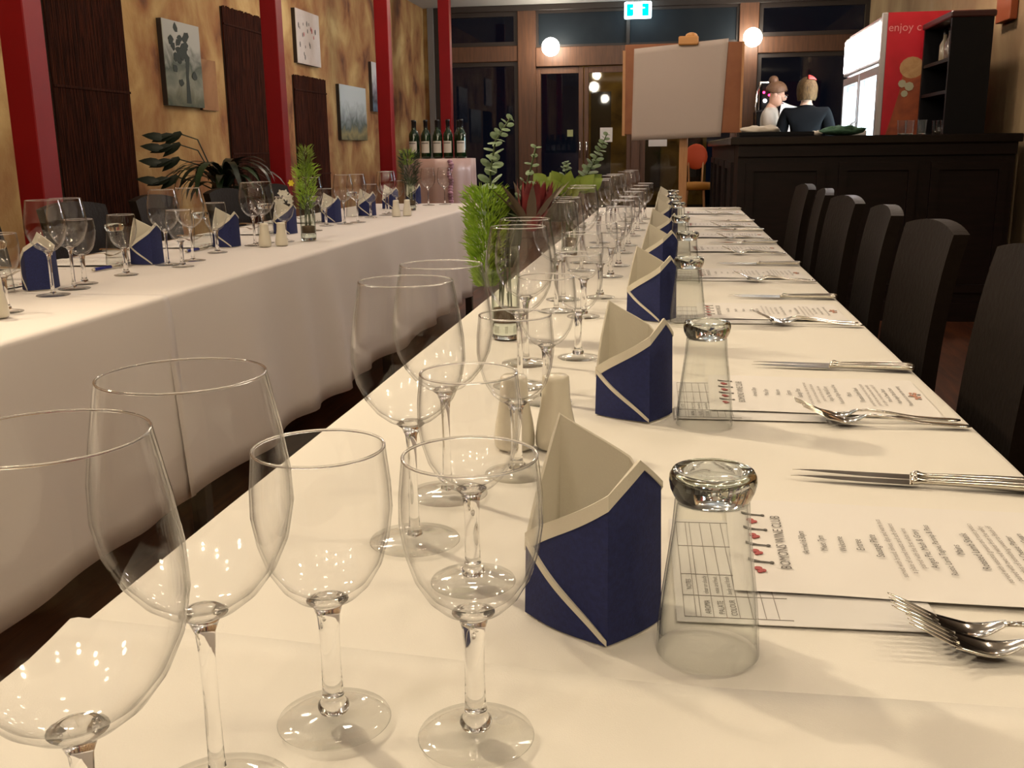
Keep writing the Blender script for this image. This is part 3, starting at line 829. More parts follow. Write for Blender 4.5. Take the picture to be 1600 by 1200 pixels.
# ------------------------------------------------------------------ printed menus and tasting forms
def text_mesh(lines, m, name, parent):
    """lines: (string, size, along, across): reading direction = +Y, top of letters = -X, centred on along"""
    mb = MB()
    for (s_, size, x, yc, z) in lines:
        cu = bpy.data.curves.new('txt', 'FONT'); cu.body = s_; cu.size = size; cu.align_x = 'CENTER'; cu.resolution_u = 2
        ob = bpy.data.objects.new('txt', cu); col.objects.link(ob)
        bpy.context.view_layer.update()
        me = bpy.data.meshes.new_from_object(ob.evaluated_get(bpy.context.evaluated_depsgraph_get()))
        mb.add([(x - v.co.y, yc + v.co.x, z) for v in me.vertices], [tuple(p.vertices) for p in me.polygons])
        bpy.data.objects.remove(ob); bpy.data.curves.remove(cu); bpy.data.meshes.remove(me)
    return mb.build(name, m, parent, False, False)
def make_menu():
    t = thing('menu_sheet', '', 'menu')
    # origin at the middle of the head edge; x grows towards the diner, width along y
    W = .105; Lh = .292
    def fn(u, v): return (Lh * u, -W + 2 * W * v, .0014 + .0016 * math.sin(u * PI * 1.4 + .4) * (v - .45) ** 2 + .0004 * math.sin(u * 9))
    def fn0(u, v):
        p = fn(u, v); return (p[0], p[1], p[2] - .0004)
    MB().grid(fn, 24, 14).build('sheet', M['paper'], t, True)
    z = .0030
    text_mesh([('BOMONS WINE CLUB', .0125, .048, .0, z)], M['ink'], 'heading', t)
    ln = [('Arrival 6.30pm', .0085, .066), ('Meet 7pm', .0085, .082), ('Welcome', .0085, .098), ('Entree', .0095, .113), ('Sausage Plate', .0095, .127),
          ('Rustic Lamb Tagine, Parsnip & Peas', .0078, .178), ('Angus Pie, Mash & Gravy', .0085, .166), ('Mains', .0095, .194), ('Roasted Lamb Shank', .0095, .207),
          ('Wine & Cheese Platter', .0080, .243), ('Warm Apple Tart & Cream', .0080, .254), ('Please join us to toast the evening', .0080, .266)]
    text_mesh([(a, b, c, 0, z) for (a, b, c) in ln], M['ink'], 'lettering', t)
    lg = [('served with bread, olives, dips and warm nuts', .0070, .138), ('a plate of cured meats and soft cheeses', .0070, .147), ('paired with the first white wine', .0070, .156),
          ('served with seasonal greens and roast potato', .0070, .217), ('paired with two red wines from the valley', .0070, .225), ('and a glass of something sweet to finish off', .0070, .233)]
    text_mesh([(a, b, c, 0, z) for (a, b, c) in lg], M['ink_light'], 'fine_lettering', t)
    blk = MB()
    for k in range(4):
        red = MB()
        y = -.062 + k * .037
        for (dx, dy, r) in ((.001, .0, .0034), (.0045, -.004, .0028), (.002, -.0065, .0022)):
            red.prism([(.020 + dx + r * math.cos(a * PI / 5), y + dy + r * math.sin(a * PI / 5)) for a in range(10)], z - .0006, z, 'z')
        red.build('red_marking', M['ink_red'], t)
        yk = y + .015
        pts = [(.014, yk + .004), (.018, yk + .001), (.024, yk - .001), (.032, yk - .002)]
        w = [.0022, .0020, .0009, .0008]
        poly = [(p[0], p[1] - w_) for p, w_ in zip(pts, w)] + [(p[0], p[1] + w_) for p, w_ in zip(pts[::-1], w[::-1])]
        blk.prism(poly, z - .0006, z, 'z')
        blk.prism([(.033 + .0019 * math.cos(a * PI / 4), yk - .002 + .0022 * math.sin(a * PI / 4)) for a in range(8)], z - .0006, z, 'z')
    blk.build('black_marking', M['ink'], t)
    em = MB(); eg = MB()
    for k in range(26):
        a = random.uniform(0, 2 * PI); q = math.sqrt(random.random()); r = .0022
        c = (.279 + .0085 * q * math.cos(a), .020 * q * math.sin(a))
        (eg if k % 3 == 0 else em).prism([(c[0] + r * math.cos(b * PI / 4), c[1] + r * math.sin(b * PI / 4)) for b in range(8)], z - .0008 - k * 1e-5, z - k * 1e-5, 'z')
    em.build('fruit_emblem', M['ink_orange'], t); eg.build('leaf_emblem', M['ink_light'], t)
    return t
def make_form():
    t = thing('tasting_sheet', '', 'paper sheet')
    W, Lh = .105, .19
    MB().box(0, Lh, -W, W, .0002, .0007).build('sheet', M['paper_form'], t)
    z = .0012
    g = MB()
    for x in (.006, .0145, .018, .0275, .037, .0465, .056, .0655, .075):
        g.box(x - .0002, x + .0002, -W + .008, W - .008, z - .0004, z)
    for y in (-W + .008, -.060, -.020, .040, W - .008):
        g.box(.006, .085, y - .0002, y + .0002, z - .0004, z)
    g.build('ruled_grid', M['ink_light'], t)
    tx = [('AROMA', .0065, .026, -.080, z), ('PALATE', .0065, .036, -.080, z), ('COLOUR', .0065, .045, -.080, z), ('NOTES', .006, .0136, -.040, z), ('clear or cloudy', .0055, .026, -.040, z), ('nose and fruit', .0055, .0345, -.040, z), ('body and finish', .0055, .0440, -.040, z)]
    text_mesh(tx, M['ink'], 'form_lettering', t)
    return t
menu, form = Maker(make_menu), Maker(make_form)
MENU_Y = [.846, 1.405, 2.14, 2.80, 3.50, 4.06, 4.62, 5.48]
for i, y in enumerate(MENU_Y):
    menu.put((.055, y, ZT + .0012), R((i * 41 % 5) - 2 if i else -.6), f'printed white menu sheet between fork and knife at the {ORD[i]} setting of the {BT}', 'menus on the bar-side table')
for i, y in enumerate(MENU_Y[:4]):
    form.put((.006, y - .055 if i == 0 else y - .04, ZT + .0001), R(2 - i), f'ruled tasting sheet half under the menu by the {ORD[i]} tumbler of the {BT}', 'tasting sheets on the bar-side table')
for i, (x, y) in enumerate(N_WALL[:5]):
    menu.put((x - .07, y + .02, ZT + .0012), R(180 + (i * 17 % 9) - 4), f'printed menu sheet behind the {ORD[i]} napkin of the {WT}', 'menus on the wall-side table')

# ------------------------------------------------------------------ shakers, pens
def make_shaker():
    t = thing('salt_shaker', '', 'shaker')
    MB().lathe([(0, .0005), (.021, .0005), (.0238, .004), (.0240, .014), (.0222, .030), (.0190, .046), (.0170, .060), (.0162, .074), (.0158, .0805)], 28).build('body', M['ceramic'], t, True)
    MB().lathe([(.0158, .0800), (.0155, .0845), (.0130, .0866), (0, .0872)], 28).build('cap', M['ceramic'], t, True)
    return t
shaker = Maker(make_shaker)
for (x, y, lb) in ((-.130, 1.118, 'white ceramic shaker just behind the first napkin of the bar-side table'), (-.178, 1.112, 'white ceramic shaker between two small wine glasses and its twin on the bar-side table'),
                   (-1.505, 3.56, 'white ceramic shaker next to the vase-side shaker on the wall-side table, under white blossoms'), (-1.455, 3.60, 'white ceramic shaker beside the first vase of the wall-side table'),
                   (-1.470, 5.26, 'white ceramic shaker away from the second vase of the wall-side table'), (-1.425, 5.32, 'white ceramic shaker beside the second vase of the wall-side table'),
                   (-1.435, 1.93, 'white ceramic shaker alone at the near end of the wall-side table')):
    shaker.put((x, y, ZT + (.002 if y < 2.3 and x < -1 else 0)), 0, lb, 'white ceramic shakers')
def make_pen():
    t = thing('ballpoint_pen', '', 'pen')
    MB().tube([(-.03, 0, .0052), (.045, 0, .0052)], .0052, 10).build('barrel', M['pen'], t, True)
    MB().tube([(.045, 0, .0052), (.10, 0, .0052)], [.0046, .0042], 10).build('grip', M['penmetal'], t, True)
    MB().tube([(.10, 0, .0052), (.112, 0, .0045)], [.0042, .001], 10).build('tip', M['penmetal'], t, True)
    MB().tube([(-.038, 0, .0052), (-.03, 0, .0052)], [.003, .0052], 10).build('button', M['penmetal'], t, True)
    return t
pen = Maker(make_pen)
pen.put((-1.715, 2.80, ZT + .0002), R(82), 'blue ballpoint pen lying behind the first napkin of the wall-side table', 'blue pens')
pen.put((-1.70, 3.36, ZT + .0002), R(84), 'blue ballpoint pen lying between the second and third napkins of the wall-side table', 'blue pens')

# ------------------------------------------------------------------ flowers
def leaf_quad(mb, p, d, up, ln, w, bend=.15, seg=4):
    d = Vector(d).normalized(); up = Vector(up)
    s_ = d.cross(up)
    s_ = s_.normalized() if s_.length > 1e-5 else d.orthogonal().normalized()
    n = s_.cross(d).normalized(); p = Vector(p)
    V = []; F = []
    for i in range(seg + 1):
        u = i / seg
        ww = w * math.sin(PI * (.08 + .92 * u) ** .8) * .5 if i < seg else .0
        c = p + d * (ln * u) - n * (bend * ln * u * u)
        V += [tuple(c - s_ * ww + n * ww * .25), tuple(c), tuple(c + s_ * ww + n * ww * .25)]
    for i in range(seg):
        a = i * 3
        F += [(a, a + 1, a + 4, a + 3), (a + 1, a + 2, a + 5, a + 4)]
    mb.add(V, F)
def eucalyptus(parent, pts, n=13, r0=.017, name='eucalyptus_sprig'):
    """round paired leaves along a curved stalk"""
    pts = [Vector(p) for p in pts]
    def at(u):
        q = u * (len(pts) - 1); i = min(int(q), len(pts) - 2); f = q - i
        return pts[i].lerp(pts[i + 1], f)
    st = MB(); st.tube([at(i / 12) for i in range(13)], [.0018] * 13, 6)
    o = st.build(name, M['stalk'], parent, True)
    lf = MB()
    for i in range(n):
        u = .25 + .75 * i / (n - 1)
        p = at(u); d = (at(min(1, u + .03)) - at(u - .03)).normalized()
        r = r0 * (1.1 - .6 * (u - .25) / .75)
        x = d.orthogonal().normalized()
        x = Matrix.Rotation(i * 1.45, 3, d) @ x
        for sgn in (-1, 1):
            c = p + x * sgn * r * .95
            nrm = (d * .75 + x * sgn * -.25 + Vector((random.uniform(-.3, .3), random.uniform(-.5, -.1), random.uniform(-.2, .2)))).normalized()
            a = nrm.orthogonal().normalized(); b = nrm.cross(a)
            V = [tuple(c + nrm * .002)] + [tuple(c + (a * math.cos(k * PI / 5) + b * math.sin(k * PI / 5)) * r) for k in range(10)]
            lf.add(V, [(0, 1 + k, 1 + (k + 1) % 10) for k in range(10)])
    lf.build('round_leaves', M['euca'], o)
    return o
def fern(parent, c, h, rw, n, m='fern', name='feathery_greenery', kind_p=(0, 0, 1), ln=.03):
    mb = MB()
    for i in range(n):
        u = random.random(); a = random.uniform(0, 2 * PI)
        rr = rw * (.45 + .62 * u ** .7) * (1 if u < .85 else 1 - (u - .85) * 2.2) * math.sqrt(random.random())
        p = Vector((c[0] + rr * math.cos(a), c[1] + rr * math.sin(a), c[2] + h * u))
        d = Vector((math.cos(a) * .6, math.sin(a) * .6, random.uniform(.2, 1.1)))
        leaf_quad(mb, p, d, (random.uniform(-1, 1), random.uniform(-1, 1), .3), ln * random.uniform(.6, 1.2), .0034, .2, 2)
    o = mb.build(name, M[m], parent, False, False)
    return o
def vase(loc, label, h=.17, r=.026):
    t = thing('bud_vase', label, 'flower vase', loc, 0, 'glass vases of greenery')
    MB().lathe([(r * .93, .004), (r, .012), (r, h * .5), (r * 1.03, h), (r * 1.03 - .0016, h + .0008), (r - .002, h * .5), (r - .002, .030), (0, .030)], 30).build('vase_wall', M['vaseglass'], t, True)
    MB().lathe([(0, .0006), (r * .93, .0006), (r, .004), (r, .026), (r - .003, .028), (0, .028)], 30).build('vase_base', M['vase_base'], t, True)
    MB().lathe([(0, .030), (r - .003, .0305), (r - .0032, .056), (0, .060)], 24).build('wet_filler', M['soil'], t, True)
    st = MB()
    for k in range(6):
        a = k * 1.05; st.tube([(.012 * math.cos(a), .012 * math.sin(a), .035), (.010 * math.cos(a + 1), .010 * math.sin(a + 1), h), (.02 * math.cos(a + 1), .02 * math.sin(a + 1), h + .03)], .0018, 6)
    st.build('stalks', M['stalk'], t, True)
    return t
# arrangement one on the bar-side table (origin: vase base)
t = vase((-.302, 1.80, ZT + .0004), 'glass vase with red protea, feathery fern and eucalyptus beside the third setting glasses')
fern(t, (-.034, .0, .095), .175, .036, 1700, ln=.022)
eucalyptus(t, [(0, 0, .16), (-.028, .01, .23), (-.026, .01, .30), (-.016, .01, .355), (.012, .01, .395)], 15, .0135)
eucalyptus(t, [(0, 0, .16), (.030, .02, .24), (.042, .02, .29), (.056, .02, .345)], 9, .0110)
pr = MB()
for i in range(44):
    a = i * 2.4; u = i / 44
    c = Vector((.050, -.012, .198)); up = Vector((.18, 0, 1)).normalized()
    d = (up + Vector((math.cos(a), math.sin(a), 0)) * (.60 - .50 * u)).normalized()
    leaf_quad(pr, c + Vector((math.cos(a), math.sin(a), 0)) * .009, d, (-math.cos(a), -math.sin(a), .2), .095 - .025 * u, .024, -.22, 5)
pr.build('protea_flower', M['protea'], t, True, False)
br = MB()
for i in range(9):
    a = i * .7; br_d = (math.cos(a) * .75, math.sin(a) * .75, 1)
    leaf_quad(br, (.050 + .006 * math.cos(a), -.012 + .006 * math.sin(a), .202), br_d, (0, 0, 1), .112, .018, .12, 5)
br.build('outer_bracts', M['protea_dk'], t, True, False)
dl = MB()
for i in range(5):
    leaf_quad(dl, (-.006 + .003 * i, .012, .13), (-.04 + .05 * i, .1, 1), (0, -1, .2), .135, .03, .05, 5)
dl.build('broad_leaves', M['leaf_dk'], t, True, False)
# arrangement two further along
t = vase((-.335, 3.28, ZT + .0004), 'glass vase with round yellow-green leaves and two eucalyptus sprigs, behind the fifth setting')
lf = MB()
for i in range(22):
    a = i * 2.4; r = .02 + .045 * (i % 5) / 4
    p = (-.005 + r * math.cos(a) * 1.25, r * math.sin(a) * .6, .185 + .04 * random.random())
    leaf_quad(lf, p, (math.cos(a), math.sin(a) * .5, .9), (-.2, -1, .3), .06, .05, .2, 5)
lf.build('lobed_leaves', M['leaf_yel'], t, True, False)
eucalyptus(t, [(0, 0, .16), (-.015, 0, .22), (-.012, 0, .275), (-.010, 0, .30)], 10, .014)
eucalyptus(t, [(0, 0, .16), (.05, .02, .25), (.085, .02, .31), (.118, .02, .385)], 15, .017)
# wall-side vases
t = vase((-1.43, 3.82, ZT + .0004), 'glass vase with tall green foliage and a yellow flower, first on the wall-side table', .15, .030)
fern(t, (0, 0, .12), .17, .042, 520, 'fern', 'green_foliage')
fern(t, (.005, 0, .24), .115, .020, 260, 'leaf_yel', 'foliage_tip')
yf = MB(); wf = MB()
for k in range(6):
    a = k * PI / 3
    leaf_quad(yf, (-.045, -.035, .225), (math.cos(a), -.4, math.sin(a)), (0, -1, 0), .015, .012, .1, 3)
for q in range(7):
    cx, cz = -.055 - .018 * (q % 4), .155 + .016 * (q % 3)
    for k in range(5):
        a = k * PI * .4 + q
        leaf_quad(wf, (cx, -.03, cz), (math.cos(a), -.4, math.sin(a)), (0, -1, 0), .016, .013, .1, 3)
yf.build('yellow_flower', M['yellow_petal'], t, False, False); wf.build('white_blossoms', M['white_petal'], t, False, False)
t = vase((-1.53, 5.80, ZT + .0004), 'glass vase with dark green foliage, second on the wall-side table', .16, .030)
fern(t, (0, 0, .14), .19, .055, 560, 'leaf_dk', 'dark_foliage', ln=.045)
fern(t, (-.01, 0, .26), .085, .04, 220, 'fern', 'foliage_tip')

# ------------------------------------------------------------------ chairs
def make_chair():
    t = thing('dining_chair', '', 'chair')
    # faces -X; back at x = 0, seat towards -X
    w = .195
    def back(side):
        def fn(u, v):
            z = .42 + .487 * v
            y = -w + 2 * w * u
            topd = .020 * (2 * u - 1) ** 2 * (v ** 6)
            x = .0 + .05 * v * v + .012 * (1 - (2 * u - 1) ** 2) + side * .017
            return (x, y * (1 - .03 * v), z - topd)
        return fn
    b = MB(); b.grid(back(1), 12, 14); n = len(b.v); b.grid(back(-1), 12, 14)
    nu = 13
    for i in range(12):
        b.f += [(i, i + 1, n + i + 1, n + i), (14 * nu + i, 14 * nu + i + 1, n + 14 * nu + i + 1, n + 14 * nu + i)]
    for j in range(14):
        for e in (0, 12):
            b.f.append((j * nu + e, (j + 1) * nu + e, n + (j + 1) * nu + e, n + j * nu + e))
    b.build('backrest', M['chair'], t, False)
    MB().box(-.42, .0, -.205, .205, .41, .47, .018).build('seat', M['chair'], t)
    for (x, y) in ((-.39, -.175), (-.39, .175), (-.01, -.175), (-.01, .175)):
        o = .05 if x > -.1 else 0
        v = [(x - .018, y - .018, .42), (x + .018, y - .018, .42), (x + .018, y + .018, .42), (x - .018, y + .018, .42)]
        v2 = [(x - .014 + o, y - .014, 0), (x + .014 + o, y - .014, 0), (x + .014 + o, y + .014, 0), (x - .014 + o, y + .014, 0)]
        MB().add(v + v2, [(0, 1, 2, 3), (7, 6, 5, 4), (0, 4, 5, 1), (1, 5, 6, 2), (2, 6, 7, 3), (3, 7, 4, 0)]).build('leg', M['chairwood'], t)
    MB().box(-.37, -.02, -.18, .18, .385, .42).build('seat_rail', M['chairwood'], t)
    return t
chair = Maker(make_chair)
for i, (y, rz) in enumerate(((1.87, -3), (2.51, 3), (3.15, -2), (3.77, 4), (4.41, -3), (4.96, 2))):
    chair.put((.575 - (.012 if i % 2 else 0), y, 0), R(rz), f'dark high-backed dining chair at the bar-side table, {ORD[i]} from the camera', 'dark chairs along the bar-side table')
for i, (y, rz) in enumerate(((2.95, 2), (3.60, -3), (4.22, 3), (4.95, -2), (5.62, 2))):
    chair.put((-2.25, y, 0), R(180 + rz), f'dark high-backed dining chair at the wall-side table, {ORD[i]} from the camera', 'dark chairs along the wall-side table')

# ------------------------------------------------------------------ potted plant
t = thing('potted_plant', 'dark leafy potted plant standing behind the wall-side table before a bamboo screen', 'plant', (-2.58, 5.55, 0))
MB().lathe([(0, 0), (.12, 0), (.15, .26), (.16, .28), (.145, .28), (.13, .25), (0, .25)], 28).build('pot', M['pot'], t, True)
MB().tube([(0, 0, .2), (.01, .0, .55), (.0, .01, .85)], [.022, .018, .014], 8).build('trunk', M['frame_dark'], t, True)
pl = MB(); pl2 = MB()
def strap(mb, base, az, ln, up, w, droop):
    p = Vector(base); V = []; F = []; seg = 8
    el = up
    d = Vector((math.cos(az), math.sin(az), 0)); s_ = Vector((-math.sin(az), math.cos(az), 0))
    for i in range(seg + 1):
        u = i / seg; ww = w * (math.sin(PI * (.06 + .94 * u)) ** .8) * .5
        V += [tuple(p - s_ * ww), tuple(p + Vector((0, 0, -.15 * ww))), tuple(p + s_ * ww)]
        p = p + (d * math.cos(el) + Vector((0, 0, 1)) * math.sin(el)) * (ln / seg); el -= droop / seg
    for i in range(seg):
        a = i * 3; F += [(a, a + 1, a + 4, a + 3), (a + 1, a + 2, a + 5, a + 4)]
    mb.add(V, F)
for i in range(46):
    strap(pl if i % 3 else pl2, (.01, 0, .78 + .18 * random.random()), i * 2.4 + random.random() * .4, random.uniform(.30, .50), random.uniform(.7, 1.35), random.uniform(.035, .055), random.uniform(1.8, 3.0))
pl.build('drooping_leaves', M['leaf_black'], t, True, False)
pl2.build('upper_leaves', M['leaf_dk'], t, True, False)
bm_ = MB()
for (y, z, l) in ((-.12, 1.16, .15), (-.16, 1.10, .15), (-.20, 1.02, .16), (-.26, .92, .15)):
    bm_.tube([(0, 0, .85), (-.12, y * .2, z), (-.22, y * .6, z + .04), (-.29, y, z)], .004, 5)
    for k in range(3):
        leaf_quad(bm_, (-.19 - .045 * k, y * .6 - .1 * k * abs(y), z + .04 - .015 * k), (-.8, -.3, -.55 + .35 * k), (.2, -1, .3), .13, .05, .15, 4)
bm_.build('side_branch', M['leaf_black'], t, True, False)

# ------------------------------------------------------------------ wine display
t = thing('wine_stand', 'round stand draped in pinkish satin at the end of the wall-side table', 'display stand', (-1.87, 8.05, 0))
seg = 72; V = []; F = []; rows = 10
for j in range(rows + 1):
    z = 1.02 * (1 - j / rows)
    for k in range(seg):
        a = 2 * PI * k / seg
        r = .285 + (.004 + .018 * (j / rows)) * math.sin(a * 12 + .4 * math.sin(a * 3)) + .012 * j / rows
        V.append((r * math.cos(a), r * math.sin(a), z))
for j in range(rows):
    for k in range(seg):
        l = (k + 1) % seg
        F.append((j * seg + k, j * seg + l, (j + 1) * seg + l, (j + 1) * seg + k))
F.append(tuple(range(seg)))
MB().add(V, F).build('satin_drape', M['satin'], t, True)
fr = MB()
for k in range(30):
    a = R(-62) + .02 * math.sin(k); z = 1.0 - .022 * k
    rr = .30 + .018 * math.sin(k * 1.3)
    fr.ball((rr * math.cos(a), rr * math.sin(a), z), .022, 8, 6, (1, .6, .7))
fr.build('ruffle', mat('mauve_ribbon', (.38, .20, .27), .35), t, True)
def make_bottle():
    t = thing('wine_bottle', '', 'bottle')
    MB().lathe([(0, .004), (.030, 0), (.0370, .004), (.0375, .02), (.0375, .175), (.034, .195), (.022, .215), (.0155, .228), (.0145, .25), (.0145, .285)], 24).build('glass_body', M['bottle'], t, True)
    MB().lathe([(.0150, .235), (.0150, .284), (.0165, .285), (.0165, .298), (.0150, .300), (0, .300)], 20).build('foil_cap', M['foil'], t, True)
    lab = MB(); n = 12
    for j in range(2):
        for i in range(n + 1):
            a = R(-90) + R(62) * (2 * i / n - 1)
            lab.v.append((.0380 * math.cos(a), .0380 * math.sin(a), .045 + .090 * j))
    lab.f += [(i, i + 1, n + 2 + i, n + 1 + i) for i in range(n)]
    l = lab.build('paper_label', M['label'], t, True, False)
    bd = MB()
    for j in range(2):
        for i in range(n + 1):
            a = R(-90) + R(46) * (2 * i / n - 1)
            bd.v.append((.0383 * math.cos(a), .0383 * math.sin(a), .116 + .008 * j))
    bd.f += [(i, i + 1, n + 2 + i, n + 1 + i) for i in range(n)]
    bd.build('label_band', M['ink'], l, True, False)
    return t
bottle = Maker(make_bottle)
for i, x in enumerate((-2.055, -1.955, -1.86, -1.775, -1.668)):
    bottle.put((x, 7.95, 1.0205), R((i * 13 % 9) - 12), f'green wine bottle with pale label in the front row, {ORD[i]} from the plaster wall', 'wine bottles on the satin stand')
for i, x in enumerate((-2.09, -2.00, -1.905, -1.815, -1.725)):
    bottle.put((x, 8.12, 1.0205), R(150 + i * 20), f'dark wine bottle in the back row, {ORD[i]} from the plaster wall', 'wine bottles on the satin stand')

# ------------------------------------------------------------------ globe lamps, exit sign
def globe(loc, label, wall=True):
    t = thing('globe_lamp', label, 'lamp', loc)
    MB().ball((0, 0, 0), .105, 20, 14).build('globe_shade', M['globe'], t, True)
    a = MB()
    if wall:
        a.tube([(0, YF - .045 - loc[1], -.02), (0, .16, -.02), (0, .09, -.02)], .014, 8)
        a.build('wall_arm', M['brass'], t, True)
        MB().lathe([(0, 0), (.05, 0), (.05, .02), (0, .02)], 20).build('wall_rose', M['brass'], t).location = (0, YF - .075 - loc[1], -.03)
    else:
        a.tube([(0, 0, .09), (0, 0, ZC - loc[2])], .008, 8)
        a.build('ceiling_rod', M['brass'], t, True)
globe((-1.47, 12.22, 2.25), 'white glowing globe lamp above the brown glass doors')
globe((.84, 12.22, 2.29), 'white glowing globe lamp above the bar beside the easel')
globe((-1.65, 4.0, 2.30), 'white glowing globe lamp hanging over the gap beside the wall-side table', False)
globe((-1.77, -1.0, 2.30), 'white glowing globe lamp hanging behind the camera', False)

t = thing('exit_sign', 'lit teal and white exit sign with running figure hanging at the transom', 'exit sign', (-.46, 12.2, 2.53))
MB().box(-.155, .155, -.012, .025, 0, .185, .012).build('housing', M['exit_white'], t)
MB().box(-.125, .125, -.0145, -.0125, .028, .160).build('teal_panel', M['exit_teal'], t)
sg = MB()
sg.box(-.050, .050, -.0165, -.0148, .028, .160)
sg.prism([(.018 * math.cos(k * PI / 5) + .01, .142 + .014 * math.sin(k * PI / 5)) for k in range(10)], -.018, -.0165)
sg.prism([(-.022, .122), (.022, .126), (.018, .072), (-.018, .070)], -.018, -.0165)
sg.prism([(-.022, .122), (-.082, .112), (-.082, .103), (-.022, .106)], -.018, -.0147)
sg.prism([(.022, .126), (.080, .118), (.080, .109), (.022, .108)], -.018, -.0147)
sg.prism([(-.018, .074), (.0, .072), (-.045, .028), (-.062, .030)], -.018, -.0147)
sg.prism([(.0, .072), (.018, .074), (.050, .034), (.034, .028)], -.018, -.0147)
sg.build('running_figure', M['exit_white'], t)
MB().tube([(0, 0.006, .185), (0, 0.006, ZC - 2.53)], .008, 8).build('hanger', M['chrome'], t)

# ------------------------------------------------------------------ easel
t = thing('easel', 'wooden easel holding a big blank pale sheet before the glass doors', 'easel', (.06, 7.55, 0))
MB().box(-.03, .03, .0, .035, .10, 1.80, .004).build('mast', M['wood_light'], t)
for sx in (-1, 1):
    MB().tube([(sx * .02, .02, .55), (sx * .26, -.22, .02)], .016, 8).build('leg', M['wood_light'], t)
MB().tube([(0, .03, .9), (0, .45, .02)], .016, 8).build('leg', M['wood_light'], t)
MB().box(-.43, .39, -.030, .0, 1.18, 1.80, .003).build('backboard', M['wood_mid'], t)
MB().box(-.445, -.425, -.036, .004, 1.17, 1.76).build('board_edge', M['wood_light'], t)
MB().box(.388, .404, -.036, .004, 1.18, 1.80).build('board_edge', M['wood_light'], t)
k_ = MB(); k_.box(-.055, .085, -.055, .04, 1.785, 1.845, .008); k_.ball((.035, -.01, 1.850), .042, 12, 8, (1, .8, .55))
k_.build('clamp', mat('honey_wood', (.50, .24, .07), .5), t)
def fn(u, v):
    xl = -.375 + (-.365 + .375) * v; xr = .26 + .032 * v
    x = xl + (xr - xl) * u; z = 1.135 + .018 * u + v * (.635 + .035 * u)
    return (x, -.034 - .004 * math.sin(u * 5 + v * 2) - .012 * (1 - v) ** 2, z)
sh = MB().grid(fn, 16, 16).build('paper_sheet', M['easelpaper'], t, True)
so = sh.modifiers.new('thickness', 'SOLIDIFY'); so.thickness = .001

# orange chair by the doors
t = thing('orange_chair', 'round-backed orange chair with yellow seat beside the bar end by the doors', 'chair', (.235, 11.75, 0))
V = []
b = MB(); b.ball((0, .02, .98), .13, 18, 10, (1, .25, 1.1)); b.build('backrest', M['orange'], t, True)
MB().lathe([(0, .62), (.16, .62), (.18, .66), (.16, .70), (0, .71)], 24).build('seat', M['yellow'], t, True).location = (0, -.16, 0)
for (x, y) in ((-.11, -.27), (.11, -.27), (-.11, -.05), (.11, -.05)):
    MB().tube([(x * .8, y, .63), (x * 1.15, y, 0)], .012, 8).build('leg', M['wood_light'], t)
for sx in (-1, 1):
    MB().tube([(sx * .07, -.02, .66), (sx * .08, .01, .92)], .011, 8).build('back_post', M['wood_light'], t)

# ------------------------------------------------------------------ bar
BX, BY, BE = .36, 6.52, 11.1
t = thing('bar_counter', 'long dark timber bar counter facing the tables, panelled front', 'bar counter', (0, 0, 0))
MB().box(BX + .03, 2.02, BY + .03, BY + .42, 0, 1.09).build('counter_body', M['bar'], t)
MB().box(BX - .02, 2.04, BY - .03, BY + .44, 1.09, 1.14, .006).build('counter_top', M['bartop'], t)
for (x0, x1) in ((.44, .92), (1.0, 1.46), (1.54, 1.98)):
    p = MB(); z0, z1 = .18, .98
    p.box(x0, x1, BY + .008, BY + .03, z0, z0 + .05).box(x0, x1, BY + .008, BY + .03, z1 - .05, z1)
    p.box(x0, x0 + .05, BY + .008, BY + .03, z0 + .05, z1 - .05).box(x1 - .05, x1, BY + .008, BY + .03, z0 + .05, z1 - .05)
    p.build('panel_moulding', M['bar'], t)
MB().box(BX + .03, 2.02, BY, BY + .03, 1.02, 1.09).build('cornice_rail', M['bar'], t)
MB().box(BX + .03, 2.02, BY, BY + .03, 0, .12).build('kick_board', M['bar'], t)
t = thing('side_counter', 'dark timber side counter running from the bar front back towards the doors', 'bar counter', (0, 0, 0))
MB().box(BX + .03, .56, BY + .45, BE, 0, 1.09).build('counter_body', M['bar'], t)
MB().box(BX - .02, .58, BY + .445, BE + .02, 1.09, 1.14, .006).build('counter_top', M['bartop'], t)
for k in range(4):
    p = MB(); y0 = BY + .50 + k * 1.0; y1 = y0 + .88
    p.box(BX + .012, BX + .03, y0, y1, .18, .23).box(BX + .012, BX + .03, y0, y1, .93, .98)
    p.box(BX + .012, BX + .03, y0, y0 + .05, .23, .93).box(BX + .012, BX + .03, y1 - .05, y1, .23, .93)
    p.build('panel_moulding', M['bar'], t)

# drinks fridge
FX, FY0, FY1, FZ = 1.44, 7.86, 9.50, 2.00
t = thing('drinks_fridge', 'red double-door drinks fridge glowing white, behind the bar', 'fridge', (FX, FY0, 0))
w, d = FY1 - FY0, .62
bd = MB()
bd.box(.04, d, 0, .03, .05, FZ).box(.04, d, w - .03, w, .05, FZ).box(.04, d, .03, w - .03, .05, .16).box(.04, d, .03, w - .03, FZ - .05, FZ).box(d - .03, d, .03, w - .03, .16, FZ - .05)
bd.build('cabinet_body', M['fridge_red'], t)
MB().box(d - .05, d - .032, .05, w - .05, .2, 1.62).build('light_panel', M['fridge_light'], t)
sb = MB().box(.0, .06, .03, w - .03, 1.66, 1.97, .008).build('sign_box', M['fridge_grey'], t)
MB().box(-.006, .0, .06, w / 2 - .02, 1.69, 1.945).build('lit_sign', M['sign_white'], sb)
MB().box(-.006, .0, w / 2 + .02, w - .06, 1.69, 1.945).build('lit_sign', M['sign_white'], sb)
shv = MB()
for z in (.5, .82, 1.12, 1.40): shv.box(.10, d - .06, .04, w - .04, z, z + .012)
